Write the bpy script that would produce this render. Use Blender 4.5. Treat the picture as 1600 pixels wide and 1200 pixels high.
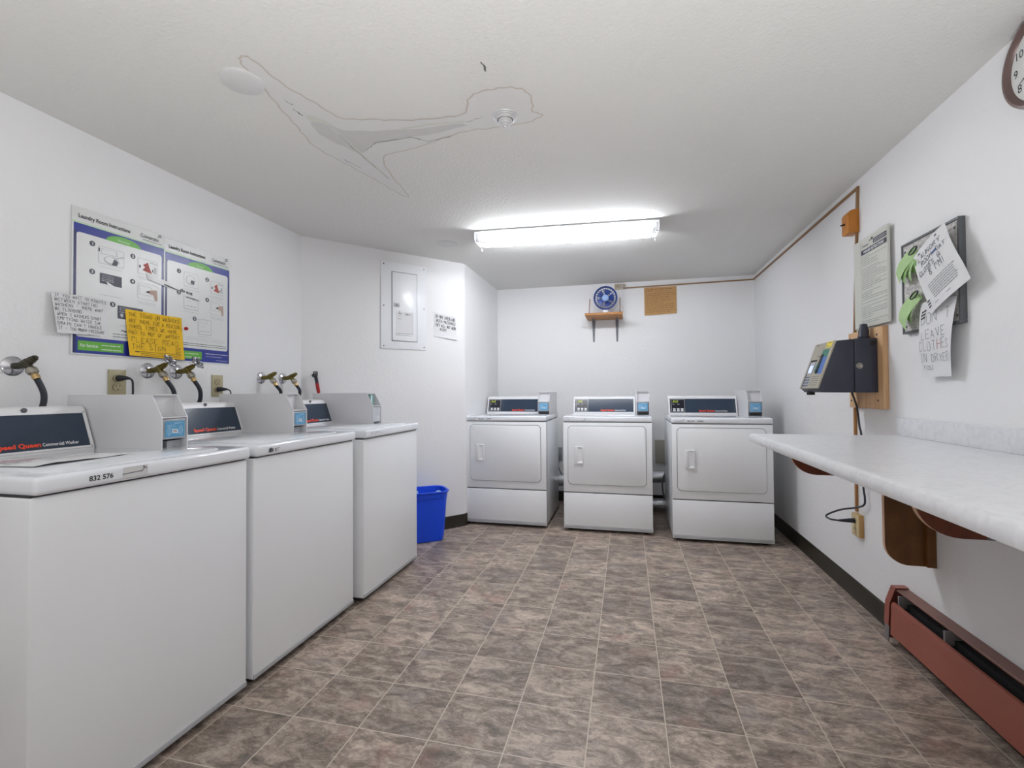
import bpy, bmesh, math, random
from mathutils import Vector, Matrix
PI = math.pi
random.seed(7)
for o in list(bpy.data.objects): bpy.data.objects.remove(o)
SC = bpy.context.scene
COL = SC.collection

# ---------------------------------------------------------------- camera
EYE = 1.12
YAW, PITCH, ROLL = 0.2368, 0.0173, -0.0068
FPX = 738.29
def _cam():
    s, c = math.sin, math.cos
    F = Vector((-s(YAW)*c(PITCH), c(YAW)*c(PITCH), s(PITCH)))
    R0 = Vector((c(YAW), s(YAW), 0)); U0 = R0.cross(F)
    R = R0*c(ROLL) + U0*s(ROLL); U = -R0*s(ROLL) + U0*c(ROLL)
    cd = bpy.data.cameras.new('camera'); cd.sensor_width = 36.0; cd.sensor_fit = 'HORIZONTAL'
    cd.lens = FPX/1600*36.0; cd.clip_start = 0.02; cd.clip_end = 60
    co = bpy.data.objects.new('camera', cd); COL.objects.link(co)
    m = Matrix((R, U, -F)).transposed().to_4x4(); m.translation = Vector((0, 0, EYE))
    co.matrix_world = m
    SC.camera = co
_cam()

# ---------------------------------------------------------------- world and exposure
SC.view_settings.view_transform = 'Standard'
SC.view_settings.look = 'None'
SC.view_settings.gamma = 1.0
SC.view_settings.use_curve_mapping = False
SC.view_settings.exposure = 0.89
w = bpy.data.worlds.new('world'); SC.world = w; w.use_nodes = True
w.node_tree.nodes['Background'].inputs[0].default_value = (0.9, 0.95, 1.0, 1)
w.node_tree.nodes['Background'].inputs[1].default_value = 0.3
TUBE_STRENGTH = 42.0
# unseen fill spot added behind the camera, bounced off the ceiling like a flash
_sl = bpy.data.lights.new('bounce_fill', 'SPOT'); _sl.energy = 94; _sl.spot_size = math.radians(160); _sl.spot_blend = 1.0; _sl.shadow_soft_size = 0.15
_so = bpy.data.objects.new('bounce_fill', _sl); COL.objects.link(_so); _so.location = (-0.10, -0.20, 0.45); _so.rotation_euler = (math.radians(180), 0, 0)

# ---------------------------------------------------------------- materials
def lin(c):
    return tuple(((v/255.0)/12.92 if v/255.0 <= 0.04045 else ((v/255.0+0.055)/1.055)**2.4) for v in c)
MATS = {}
def mat(name, rgb, rough=0.5, metal=0.0, var=0.03, vscale=12.0, bump=0.0, bscale=80.0, spec=0.5, coat=0.0, bdist=0.002, detail=3.0):
    m = bpy.data.materials.new(name); m.use_nodes = True
    nt = m.node_tree; N = nt.nodes; L = nt.links
    b = N['Principled BSDF']
    b.inputs['Roughness'].default_value = rough; b.inputs['Metallic'].default_value = metal
    b.inputs['Specular IOR Level'].default_value = spec
    b.inputs['Coat Weight'].default_value = coat
    tc = N.new('ShaderNodeTexCoord')
    no = N.new('ShaderNodeTexNoise'); no.inputs['Scale'].default_value = vscale; no.inputs['Detail'].default_value = detail
    L.new(tc.outputs['Object'], no.inputs['Vector'])
    mx = N.new('ShaderNodeMix'); mx.data_type = 'RGBA'
    base = lin(rgb)
    mx.inputs[6].default_value = tuple(min(1, v*(1-var)) for v in base)+(1,)
    mx.inputs[7].default_value = tuple(min(1, v*(1+var)) for v in base)+(1,)
    L.new(no.outputs['Fac'], mx.inputs[0]); L.new(mx.outputs[2], b.inputs['Base Color'])
    if bump:
        n2 = N.new('ShaderNodeTexNoise'); n2.inputs['Scale'].default_value = bscale; n2.inputs['Detail'].default_value = 2.5
        bp = N.new('ShaderNodeBump'); bp.inputs['Strength'].default_value = bump; bp.inputs['Distance'].default_value = bdist
        L.new(tc.outputs['Object'], n2.inputs['Vector']); L.new(n2.outputs['Fac'], bp.inputs['Height']); L.new(bp.outputs['Normal'], b.inputs['Normal'])
    MATS[name] = m
    return m
def emit(name, rgb, strength):
    m = bpy.data.materials.new(name); m.use_nodes = True
    b = m.node_tree.nodes['Principled BSDF']
    b.inputs['Base Color'].default_value = (0.8, 0.8, 0.8, 1)
    b.inputs['Emission Color'].default_value = lin(rgb)+(1,); b.inputs['Emission Strength'].default_value = strength
    MATS[name] = m; return m
def wood(name, a, b_, scale=6.0, rough=0.5, axis=2, stretch=0.08, bands=1.0):
    m = bpy.data.materials.new(name); m.use_nodes = True
    nt = m.node_tree; N = nt.nodes; L = nt.links; b = N['Principled BSDF']
    b.inputs['Roughness'].default_value = rough
    tc = N.new('ShaderNodeTexCoord'); mp = N.new('ShaderNodeMapping')
    sc = [1, 1, 1]; sc[axis] = stretch; mp.inputs['Scale'].default_value = sc
    L.new(tc.outputs['Object'], mp.inputs['Vector'])
    no = N.new('ShaderNodeTexNoise'); no.inputs['Scale'].default_value = scale*6; no.inputs['Detail'].default_value = 6; no.inputs['Distortion'].default_value = 0.6
    L.new(mp.outputs[0], no.inputs['Vector'])
    cr = N.new('ShaderNodeValToRGB'); cr.color_ramp.elements[0].position = 0.3; cr.color_ramp.elements[1].position = 0.7
    cr.color_ramp.elements[0].color = lin(a)+(1,); cr.color_ramp.elements[1].color = lin(b_)+(1,)
    L.new(no.outputs['Fac'], cr.inputs[0]); L.new(cr.outputs[0], b.inputs['Base Color'])
    MATS[name] = m; return m

mat('wall_paint', (241, 241, 242), 0.6, var=0.012, vscale=3, bump=0.35, bscale=55, bdist=0.004)
mat('ceiling_paint', (226, 225, 222), 0.85, var=0.015, vscale=4, bump=0.5, bscale=95, bdist=0.005)
mat('appliance_white', (247, 249, 252), 0.28, var=0.008, vscale=4, coat=0.2)
mat('appliance_top', (242, 245, 251), 0.12, var=0.008, vscale=4, coat=0.5)
mat('meter_white', (226, 226, 229), 0.4, var=0.01)
mat('plastic_white', (238, 238, 240), 0.35, var=0.01)
mat('plastic_grey', (150, 152, 156), 0.4)
mat('seam_dark', (60, 60, 64), 0.7)  # paints shade into appliance gaps; also plain dark screws and clip
mat('black_rubber', (22, 22, 24), 0.6)
mat('hose_black', (44, 48, 58), 0.45)
mat('console_navy', (44, 60, 80), 0.14, var=0.05, vscale=3, coat=0.3)
mat('console_black', (26, 28, 40), 0.2)
mat('orange_red', (255, 80, 52), 0.5)
mat('ink_white', (238, 240, 244), 0.5)
mat('ink_black', (40, 40, 46), 0.6)
mat('ink_grey', (120, 122, 128), 0.6)
mat('ink_blue', (42, 84, 140), 0.6)
mat('ink_red', (170, 40, 42), 0.6)
mat('ink_brown', (96, 66, 34), 0.7)
mat('led_green_yellow', (196, 214, 70), 0.5)
mat('paper_white', (232, 232, 234), 0.75, var=0.02)
mat('paper_cream', (214, 215, 206), 0.7, var=0.02)
mat('paper_yellow', (240, 192, 22), 0.7, var=0.05)
mat('paper_brown', (190, 148, 98), 0.8, var=0.08, vscale=30)
mat('paper_green', (176, 208, 148), 0.7, var=0.08, vscale=30)
mat('paper_green_dark', (142, 182, 112), 0.7, var=0.08, vscale=30)
mat('poster_white', (226, 227, 226), 0.3, var=0.015)
mat('poster_blue', (36, 52, 146), 0.3, var=0.05)
mat('poster_navy', (40, 44, 96), 0.3)
mat('poster_green', (100, 178, 58), 0.35)
mat('poster_pale_green', (196, 222, 186), 0.35)
mat('poster_grey', (186, 188, 192), 0.4)
mat('poster_dark', (58, 60, 74), 0.4)
mat('poster_red', (176, 84, 74), 0.5)
mat('skin_print', (186, 160, 146), 0.5)
mat('chrome', (200, 200, 205), 0.18, 1.0, var=0.05)
mat('wheel_metal', (140, 140, 146), 0.3, 0.9, var=0.1)
mat('satin_chrome', (225, 225, 226), 0.32, 0.55, var=0.03)
mat('duct_foil', (190, 192, 198), 0.35, 1.0, var=0.25, vscale=25, bump=0.5, bscale=40)
mat('old_brass', (120, 110, 62), 0.4, 0.9, var=0.3, vscale=60)
mat('dark_bronze', (84, 80, 70), 0.45, 0.8, var=0.3, vscale=60)
mat('brass', (196, 168, 120), 0.3, 1.0)
mat('nickel', (176, 170, 158), 0.35, 1.0, var=0.15, vscale=50)
mat('almond_plastic', (178, 168, 134), 0.4)
mat('beige_plastic', (176, 160, 140), 0.4)
mat('almond_slot', (40, 36, 28), 0.6)
mat('tool_red', (176, 26, 24), 0.35)
mat('tool_black', (38, 40, 48), 0.4)
mat('steel_grey', (120, 122, 128), 0.45, 0.7)
mat('steel_paint_grey', (130, 132, 138), 0.5, 0.2)
mat('fan_blue', (42, 74, 152), 0.3, var=0.1)
mat('fan_blue_dark', (28, 42, 92), 0.35)
mat('fan_hub', (150, 180, 226), 0.3)
mat('reader_blue', (92, 158, 198), 0.3, var=0.06)
mat('reader_pale', (206, 228, 242), 0.3)
mat('tag_green', (108, 150, 136), 0.4, var=0.2, vscale=80)
mat('reader_frame', (176, 178, 182), 0.3, 0.5)
mat('reader_dark', (66, 68, 74), 0.5)
mat('terminal_navy', (52, 54, 70), 0.42, var=0.05, vscale=20)
mat('terminal_face', (172, 166, 150), 0.35, 0.3, var=0.05)
mat('terminal_blue', (58, 108, 190), 0.3, var=0.3, vscale=40)
mat('terminal_green', (44, 122, 104), 0.3)
mat('terminal_yellow', (232, 212, 60), 0.4)
emit('terminal_screen', (120, 150, 245), 0.45)
wood('wood_raw', (200, 156, 112), (224, 186, 142), 5, 0.6, axis=2)
wood('wood_shelf', (158, 102, 48), (190, 134, 74), 5, 0.55, axis=0)
wood('wood_brown', (104, 64, 28), (128, 84, 38), 3, 0.4, axis=2, stretch=0.4)
wood('wood_red', (96, 44, 22), (130, 66, 34), 3, 0.4, axis=2, stretch=0.4)
mat('wood_edge', (214, 178, 148), 0.6)
mat('raceway_brown', (146, 110, 74), 0.5)
mat('raceway_tan', (176, 124, 70), 0.5)
mat('switch_orange', (188, 118, 34), 0.4)
mat('outlet_tan', (206, 166, 104), 0.4)
mat('outlet_cream', (220, 200, 156), 0.45)
mat('board_grey', (94, 96, 100), 0.5)
mat('heater_brown', (150, 84, 68), 0.38, var=0.06, vscale=6)
mat('heater_top', (128, 88, 76), 0.38, var=0.06, vscale=6)
mat('heater_inside', (18, 18, 22), 0.8)
mat('heater_bare', (136, 132, 134), 0.5, 0.3)
mat('bin_blue', (18, 80, 238), 0.35, var=0.08, vscale=8)
mat('baseboard_dark', (40, 36, 28), 0.35, var=0.15, vscale=10)
mat('lint_paper', (168, 190, 222), 0.7, var=0.15, vscale=40)
mat('clock_rim', (112, 92, 88), 0.35, 0.2)
mat('clock_face', (222, 224, 222), 0.4)
mat('cover_white', (216, 216, 216), 0.6)
mat('stain_paint', (224, 223, 222), 0.8, var=0.03, vscale=14, bump=0.3, bscale=30)
mat('damp_plaster', (208, 207, 205), 0.8, var=0.05, vscale=25)
mat('stain_rim', (204, 194, 184), 0.8, var=0.04, vscale=10)
mat('crack_grey', (120, 118, 114), 0.9)
mat('light_metal', (196, 198, 202), 0.35)
mat('beige_box', (168, 164, 152), 0.6)
emit('tube_glow', (247, 250, 255), TUBE_STRENGTH)

def laminate():
    m = bpy.data.materials.new('laminate'); m.use_nodes = True
    nt = m.node_tree; N = nt.nodes; L = nt.links; b = N['Principled BSDF']
    b.inputs['Roughness'].default_value = 0.3
    tc = N.new('ShaderNodeTexCoord')
    no = N.new('ShaderNodeTexNoise'); no.inputs['Scale'].default_value = 28; no.inputs['Detail'].default_value = 7; no.inputs['Distortion'].default_value = 1.2
    L.new(tc.outputs['Object'], no.inputs['Vector'])
    cr = N.new('ShaderNodeValToRGB')
    cr.color_ramp.elements[0].position = 0.36; cr.color_ramp.elements[0].color = lin((226, 227, 231))+(1,)
    cr.color_ramp.elements[1].position = 0.56; cr.color_ramp.elements[1].color = lin((234, 235, 238))+(1,)
    L.new(no.outputs['Fac'], cr.inputs[0]); L.new(cr.outputs[0], b.inputs['Base Color'])
    MATS['laminate'] = m
laminate()

def floor_mat():
    m = bpy.data.materials.new('vinyl_tile'); m.use_nodes = True
    nt = m.node_tree; N = nt.nodes; L = nt.links; b = N['Principled BSDF']
    g = N.new('ShaderNodeNewGeometry')
    def math_(op, a=None, b_=None, c=None):
        n = N.new('ShaderNodeMath'); n.operation = op
        for i, v in enumerate((a, b_, c)):
            if v is None: continue
            if isinstance(v, (int, float)): n.inputs[i].default_value = v
            else: L.new(v, n.inputs[i])
        return n.outputs[0]
    sep = N.new('ShaderNodeSeparateXYZ'); L.new(g.outputs['Position'], sep.inputs[0])
    u = math_('DIVIDE', math_('ADD', sep.outputs[0], 0.3835+25.01), 0.2501)
    v = math_('DIVIDE', math_('ADD', sep.outputs[1], -2.1845+25.01), 0.2501)
    fu = math_('FRACT', u); fv = math_('FRACT', v)
    iu = math_('FLOOR', u); iv = math_('FLOOR', v)
    du = math_('MINIMUM', fu, math_('SUBTRACT', 1.0, fu)); dv = math_('MINIMUM', fv, math_('SUBTRACT', 1.0, fv))
    d = math_('MINIMUM', du, dv)
    line = math_('LESS_THAN', d, 0.0075)
    cid = N.new('ShaderNodeCombineXYZ'); L.new(iu, cid.inputs[0]); L.new(iv, cid.inputs[1])
    wn = N.new('ShaderNodeTexWhiteNoise'); wn.noise_dimensions = '2D'; L.new(cid.outputs[0], wn.inputs['Vector'])
    # streaky slate pattern, shifted tile by tile
    off = N.new('ShaderNodeVectorMath'); off.operation = 'SCALE'; off.inputs['Scale'].default_value = 9.0; L.new(wn.outputs['Color'], off.inputs[0])
    add = N.new('ShaderNodeVectorMath'); add.operation = 'ADD'; L.new(g.outputs['Position'], add.inputs[0]); L.new(off.outputs[0], add.inputs[1])
    mp = N.new('ShaderNodeMapping'); mp.inputs['Rotation'].default_value = (0, 0, 0.35); mp.inputs['Scale'].default_value = (1.0, 1.9, 1.0)
    L.new(add.outputs[0], mp.inputs['Vector'])
    n1 = N.new('ShaderNodeTexNoise'); n1.inputs['Scale'].default_value = 9.5; n1.inputs['Detail'].default_value = 9; n1.inputs['Roughness'].default_value = 0.72; n1.inputs['Distortion'].default_value = 0.7
    L.new(mp.outputs[0], n1.inputs['Vector'])
    cr = N.new('ShaderNodeValToRGB'); e = cr.color_ramp.elements
    e[0].position = 0.30; e[0].color = lin((92, 82, 75))+(1,)
    e[1].position = 0.72; e[1].color = lin((206, 192, 176))+(1,)
    for p, c in ((0.42, (124, 111, 101)), (0.50, (150, 135, 123)), (0.58, (176, 160, 147))):
        k = e.new(p); k.color = lin(c)+(1,)
    n3 = N.new('ShaderNodeTexNoise'); n3.inputs['Scale'].default_value = 42; n3.inputs['Detail'].default_value = 8; n3.inputs['Roughness'].default_value = 0.75; n3.inputs['Distortion'].default_value = 0.9
    L.new(mp.outputs[0], n3.inputs['Vector'])
    L.new(math_('ADD', n1.outputs['Fac'], math_('MULTIPLY', math_('SUBTRACT', n3.outputs['Fac'], 0.5), 0.55)), cr.inputs[0])
    # cool and warm blotches
    n2 = N.new('ShaderNodeTexNoise'); n2.inputs['Scale'].default_value = 6.5; n2.inputs['Detail'].default_value = 4; L.new(add.outputs[0], n2.inputs['Vector'])
    r2 = N.new('ShaderNodeMapRange'); r2.inputs['From Min'].default_value = 0.60; r2.inputs['From Max'].default_value = 0.76; r2.inputs['To Max'].default_value = 0.42
    L.new(n2.outputs['Fac'], r2.inputs[0])
    mx = N.new('ShaderNodeMix'); mx.data_type = 'RGBA'; L.new(r2.outputs[0], mx.inputs[0]); L.new(cr.outputs[0], mx.inputs[6]); mx.inputs[7].default_value = lin((164, 116, 108))+(1,)
    r3 = N.new('ShaderNodeMapRange'); r3.inputs['From Min'].default_value = 0.42; r3.inputs['From Max'].default_value = 0.28; r3.inputs['To Max'].default_value = 0.45
    L.new(n2.outputs['Fac'], r3.inputs[0])
    mx2 = N.new('ShaderNodeMix'); mx2.data_type = 'RGBA'; L.new(r3.outputs[0], mx2.inputs[0]); L.new(mx.outputs[2], mx2.inputs[6]); mx2.inputs[7].default_value = lin((126, 120, 122))+(1,)
    # tile to tile brightness
    hs = N.new('ShaderNodeHueSaturation'); L.new(mx2.outputs[2], hs.inputs['Color'])
    L.new(math_('MULTIPLY_ADD', wn.outputs['Value'], 0.42, 0.80), hs.inputs['Value'])
    mx3 = N.new('ShaderNodeMix'); mx3.data_type = 'RGBA'; L.new(line, mx3.inputs[0]); L.new(hs.outputs[0], mx3.inputs[6]); mx3.inputs[7].default_value = lin((204, 192, 177))+(1,)
    L.new(mx3.outputs[2], b.inputs['Base Color'])
    b.inputs['Roughness'].default_value = 0.42
    bp = N.new('ShaderNodeBump'); bp.inputs['Strength'].default_value = 0.25; bp.inputs['Distance'].default_value = 0.002
    L.new(n1.outputs['Fac'], bp.inputs['Height']); L.new(bp.outputs[0], b.inputs['Normal'])
    MATS['vinyl_tile'] = m
floor_mat()

def grain_board():      # marbled backing paper on the notice board
    m = bpy.data.materials.new('marbled_paper'); m.use_nodes = True
    nt = m.node_tree; N = nt.nodes; L = nt.links; b = N['Principled BSDF']; b.inputs['Roughness'].default_value = 0.6
    tc = N.new('ShaderNodeTexCoord'); no = N.new('ShaderNodeTexNoise'); no.inputs['Scale'].default_value = 90; no.inputs['Detail'].default_value = 4; no.inputs['Distortion'].default_value = 2
    L.new(tc.outputs['Object'], no.inputs['Vector'])
    cr = N.new('ShaderNodeValToRGB'); cr.color_ramp.elements[0].position = 0.42; cr.color_ramp.elements[0].color = lin((172, 168, 166))+(1,)
    cr.color_ramp.elements[1].position = 0.55; cr.color_ramp.elements[1].color = lin((222, 220, 216))+(1,)
    L.new(no.outputs['Fac'], cr.inputs[0]); L.new(cr.outputs[0], b.inputs['Base Color']); MATS['marbled_paper'] = m
grain_board()

# ---------------------------------------------------------------- mesh builder
def text_geo(s, size, bold=0.0):
    cu = bpy.data.curves.new('t', 'FONT'); cu.body = s; cu.size = size; cu.offset = bold*size; cu.resolution_u = 3
    ob = bpy.data.objects.new('t', cu); COL.objects.link(ob)
    bpy.context.view_layer.update()
    dg = bpy.context.evaluated_depsgraph_get()
    me = bpy.data.meshes.new_from_object(ob.evaluated_get(dg))
    vs = [tuple(v.co) for v in me.vertices]; fs = [tuple(p.vertices) for p in me.polygons]
    bpy.data.meshes.remove(me); bpy.data.objects.remove(ob); bpy.data.curves.remove(cu)
    return vs, fs
class MB:
    def __init__(s): s.v = []; s.f = []; s.m = []
    def add(s, vs, fs, mi=0, M=None):
        n = len(s.v)
        if M is not None: vs = [tuple(M @ Vector(v)) for v in vs]
        s.v += [tuple(v) for v in vs]
        for f in fs: s.f.append(tuple(n+i for i in f)); s.m.append(mi)
        return s
    def _bm(s, bm, mi, M):
        bm.verts.index_update()
        s.add([tuple(v.co) for v in bm.verts], [tuple(v.index for v in f.verts) for f in bm.faces], mi, M); bm.free()
    def box(s, x0, x1, y0, y1, z0, z1, mi=0, bev=0, seg=2, M=None):
        x0, x1 = min(x0, x1), max(x0, x1); y0, y1 = min(y0, y1), max(y0, y1); z0, z1 = min(z0, z1), max(z0, z1)
        bm = bmesh.new(); bmesh.ops.create_cube(bm, size=1)
        for v in bm.verts: v.co = Vector(((x0+x1)/2+v.co.x*(x1-x0), (y0+y1)/2+v.co.y*(y1-y0), (z0+z1)/2+v.co.z*(z1-z0)))
        if bev: bmesh.ops.bevel(bm, geom=list(bm.edges), offset=bev, segments=seg, affect='EDGES', profile=0.5)
        s._bm(bm, mi, M); return s
    def prism(s, pts, plane, a0, a1, mi=0, rim=None, bev=0, M=None):
        # plane 'xz' extrudes along y, 'yz' along x, 'xy' along z
        def P(p, a):
            return {'xz': (p[0], a, p[1]), 'yz': (a, p[0], p[1]), 'xy': (p[0], p[1], a)}[plane]
        ar = sum(pts[i][0]*pts[(i+1) % len(pts)][1]-pts[(i+1) % len(pts)][0]*pts[i][1] for i in range(len(pts)))
        if (ar > 0) == (plane != 'xz'): pts = pts
        else: pts = pts[::-1]
        lo, hi = min(a0, a1), max(a0, a1)
        n = len(pts)
        vs = [P(p, lo) for p in pts]+[P(p, hi) for p in pts]
        caps = [tuple(range(n))[::-1], tuple(range(n, 2*n))]
        side = [(i, (i+1) % n, n+(i+1) % n, n+i) for i in range(n)]
        if bev:
            bm = bmesh.new(); bv = [bm.verts.new(v) for v in vs]
            for f in caps+side: bm.faces.new([bv[i] for i in f])
            ed = [e for e in bm.edges if len({v.index for v in e.verts}) >= 0]
            bmesh.ops.bevel(bm, geom=ed, offset=bev, segments=2, affect='EDGES', profile=0.5)
            s._bm(bm, mi, M)
        else:
            s.add(vs, caps, mi, M); s.add(vs, side, mi if rim is None else rim, M)
        return s
    def tube(s, pts, r, seg=10, mi=0, M=None, closed=False):
        pts = [Vector(p) for p in pts]; n = len(pts)
        rs = r if isinstance(r, (list, tuple)) else [r]*n
        vs = []; up = None
        for i, p in enumerate(pts):
            if closed: t = (pts[(i+1) % n]-pts[i-1])
            else: t = (pts[min(i+1, n-1)]-pts[max(i-1, 0)])
            t.normalize()
            if up is None:
                up = Vector((0, 0, 1)) if abs(t.z) < 0.9 else Vector((1, 0, 0))
            up = (up-t*up.dot(t)).normalized(); sd = t.cross(up)
            for k in range(seg):
                a = 2*PI*k/seg; vs.append(tuple(p+(up*math.cos(a)+sd*math.sin(a))*rs[i]))
        fs = []
        for i in range(n if closed else n-1):
            j = (i+1) % n
            for k in range(seg):
                l = (k+1) % seg; fs.append((i*seg+k, i*seg+l, j*seg+l, j*seg+k))
        if not closed: fs += [tuple(range(seg))[::-1], tuple(range((n-1)*seg, n*seg))]
        s.add(vs, fs, mi, M); return s
    def lathe(s, prof, seg=24, mi=0, M=None):
        # (radius, height) about local z
        vs = []; fs = []; n = len(prof)
        for r, h in prof:
            for k in range(seg):
                a = 2*PI*k/seg; vs.append((r*math.cos(a), r*math.sin(a), h))
        for i in range(n-1):
            for k in range(seg):
                l = (k+1) % seg; fs.append((i*seg+k, i*seg+l, (i+1)*seg+l, (i+1)*seg+k))
        s.add(vs, fs, mi, M); return s
    def text(s, t, x, z, y, size, mi=0, bold=0.0, align='l', rot=0.0, sx=1.0, shear=0.0):
        vs, fs = text_geo(t, size, bold)
        if not vs: return s
        w = max(v[0] for v in vs)*sx
        dx = {'l': 0, 'c': -w/2, 'r': -w}[align]; c, q = math.cos(rot), math.sin(rot)
        out = []
        for v in vs:
            a = v[0]*sx+dx+v[1]*shear; b = v[1]; out.append((x+a*c-b*q, y, z+a*q+b*c))
        s.add(out, fs, mi); return s
    def ribbon(s, pts, y, wdt, mi=0):
        for i in range(len(pts)-1):
            a = Vector(pts[i]); b = Vector(pts[i+1]); d = b-a
            if d.length < 1e-6: continue
            d.normalize(); n = Vector((-d.y, d.x))*wdt/2; a = a-d*wdt*0.3; b = b+d*wdt*0.3
            q = [a-n, b-n, b+n, a+n]
            s.add([(p.x, y, p.y) for p in q], [(0, 1, 2, 3)], mi)
        return s
    def build(s, name, mats, parent=None, smooth=True):
        me = bpy.data.meshes.new(name); me.from_pydata(s.v, [], s.f)
        if isinstance(mats, str): mats = [mats]
        for k in mats: me.materials.append(MATS[k])
        me.polygons.foreach_set('material_index', s.m)
        me.update()
        if smooth:
            me.polygons.foreach_set('use_smooth', [True]*len(me.polygons))
            me.set_sharp_from_angle(angle=math.radians(38))
        o = bpy.data.objects.new(name, me); COL.objects.link(o)
        if parent is not None: o.parent = parent
        return o
def rrect(x0, x1, z0, z1, r, n=5):
    out = []
    for cx, cz, a0 in ((x1-r, z1-r, 0), (x0+r, z1-r, 90), (x0+r, z0+r, 180), (x1-r, z0+r, 270)):
        for k in range(n+1):
            a = math.radians(a0+90*k/n); out.append((cx+r*math.cos(a), cz+r*math.sin(a)))
    return out
def thing(name, label, cat, loc=(0, 0, 0), rotz=0.0, group=None):
    o = bpy.data.objects.new(name, None); COL.objects.link(o); o.empty_display_size = 0.05
    o.location = loc; o.rotation_euler = (0, 0, rotz); tag(o, label, cat, group); return o
def tag(o, label, cat, group=None):
    o['label'] = label; o['category'] = cat
    if group: o['group'] = group
    return o
def at(o, loc, rotz=0.0): o.location = loc; o.rotation_euler = (0, 0, rotz); return o
def struct(o): o['kind'] = 'structure'; return o
def Tm(x, y, z): return Matrix.Translation((x, y, z))
def Rm(ax, deg): return Matrix.Rotation(math.radians(deg), 4, ax)
LFT, RGT = PI/2, -PI/2

# capital letters as pen strokes on a 4 x 6 grid
G = {'A': '002640 1232', 'B': '00063645330333024210', 'C': '45261605011020 2041', 'D': '0006264441200 0', 'E': '46060040 0333', 'F': '460600 0333',
     'G': '4526160501102041 41432 3', 'H': '0006 4046 0343', 'I': '2026 1636 1030', 'J': '46412010', 'K': '0006 460340', 'L': '060040', 'M': '0006234640',
     'N': '00064046', 'O': '1636454130100105 16', 'P': '0006364534 03', 'Q': '163645413010010516 2240', 'R': '00063645340 3 2340', 'S': '4526160514324 120100 1',
     'T': '0646 2620', 'U': '060110304146', 'V': '062046', 'W': '0610233046', 'X': '0046 0640', 'Y': '062346 2320', 'Z': '06460040',
     '0': '163645413010010516', '2': '0516364400 40', '3': '0646234241 3010', '8': '143445361605143241302010011 4', '!': '2622 2120', "'": '2625', '-': '1333', '.': '2021', ',': '2110', '@': '3233231331414536160501102 0'}
def strokes(ch):
    t = G.get(ch.upper(), '')
    out = []
    for part in (t.split(' ') if t else []):
        pass
    # digits come in pairs; a blank parts strokes only where the digit count so far is even
    cur = []; buf = ''
    for c in t+' ':
        if c == ' ':
            if len(buf) % 2 == 0:
                if len(buf) >= 4: out.append([(int(buf[i]), int(buf[i+1])) for i in range(0, len(buf), 2)])
                buf = ''
            continue
        buf += c
    if len(buf) >= 4:
        buf = buf[:len(buf)//2*2]; out.append([(int(buf[i]), int(buf[i+1])) for i in range(0, len(buf), 2)])
    return out
def hand(mb, text, x0, z0, x1, z1, y, h, w=0.0016, mi=0, jit=0.12, red=()):
    # one hand-lettered line from (x0,z0) to (x1,z1), height h, letters fitted to the length
    n = max(1, len(text)); L = math.hypot(x1-x0, z1-z0); ux, uz = (x1-x0)/L, (z1-z0)/L
    adv = L/n
    for i, ch in enumerate(text):
        if ch == ' ': continue
        jx = random.uniform(-jit, jit)*adv*0.3; jz = random.uniform(-jit, jit)*h*0.5; a = random.uniform(-jit, jit)*0.6; k = random.uniform(1-jit, 1+jit)
        lw = adv*0.68
        for st in strokes(ch):
            pts = []
            for (gx, gz) in st:
                px, pz = gx/4*lw*k, gz/6*h*k
                px, pz = px*math.cos(a)-pz*math.sin(a), px*math.sin(a)+pz*math.cos(a)
                px += adv*i+jx; pz += jz
                pts.append((x0+px*ux-pz*uz, z0+px*uz+pz*ux))
            mb.ribbon(pts, y, w, red[1] if (red and i == red[0]) else mi)
def scribble(mb, x0, x1, z, y, h, w=0.0012, mi=0, slope=0.0):
    # an illegible handwritten line
    x = x0
    while x < x1-h:
        L = random.uniform(1.5, 5)*h; xe = min(x1, x+L); pts = []; q = x
        while q < xe:
            pts.append((q, z+(q-x0)*slope+random.uniform(-0.45, 0.5)*h)); q += h*0.33
        if len(pts) > 1: mb.ribbon(pts, y, w, mi)
        x = xe+h*0.7
def bars(mb, x0, x1, z, y, h, mi=0, slope=0.0, full=False):
    # an illegible printed line: word-sized dashes
    x = x0
    while x < x1-h*0.5:
        L = random.uniform(2, 7)*h; xe = min(x1, x+L)
        mb.ribbon([(x, z+(x-x0)*slope), (xe, z+(xe-x0)*slope)], y, h*0.55, mi)
        x = xe+h*0.8
def fillquad(mb, pts, y, mi=0): mb.add([(p[0], y, p[1]) for p in pts], [tuple(range(len(pts)))], mi)

# ---------------------------------------------------------------- room shell
XR, XL, XD, YB, YF, ZC = 1.189, -2.181, -1.328, 4.870, -1.50, 2.215
AX, AY, BX, BY = XL, 2.830, XD, 3.800
DA = math.atan2(BY-AY, BX-AX); DL = math.hypot(BX-AX, BY-AY)
T = 0.10
struct(MB().box(XL-0.3, XR+0.3, YF-0.3, YB+0.3, -0.08, 0).build('floor', 'vinyl_tile', smooth=False))
ceil = struct(MB().box(XL-0.3, XR+0.3, YF-0.3, YB+0.3, ZC, ZC+0.08).build('ceiling', 'ceiling_paint', smooth=False))
struct(MB().box(XL-T, XL, YF-T, AY, 0, ZC).build('wall_left', 'wall_paint', smooth=False))
nd = (math.sin(DA), -math.cos(DA))
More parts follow.
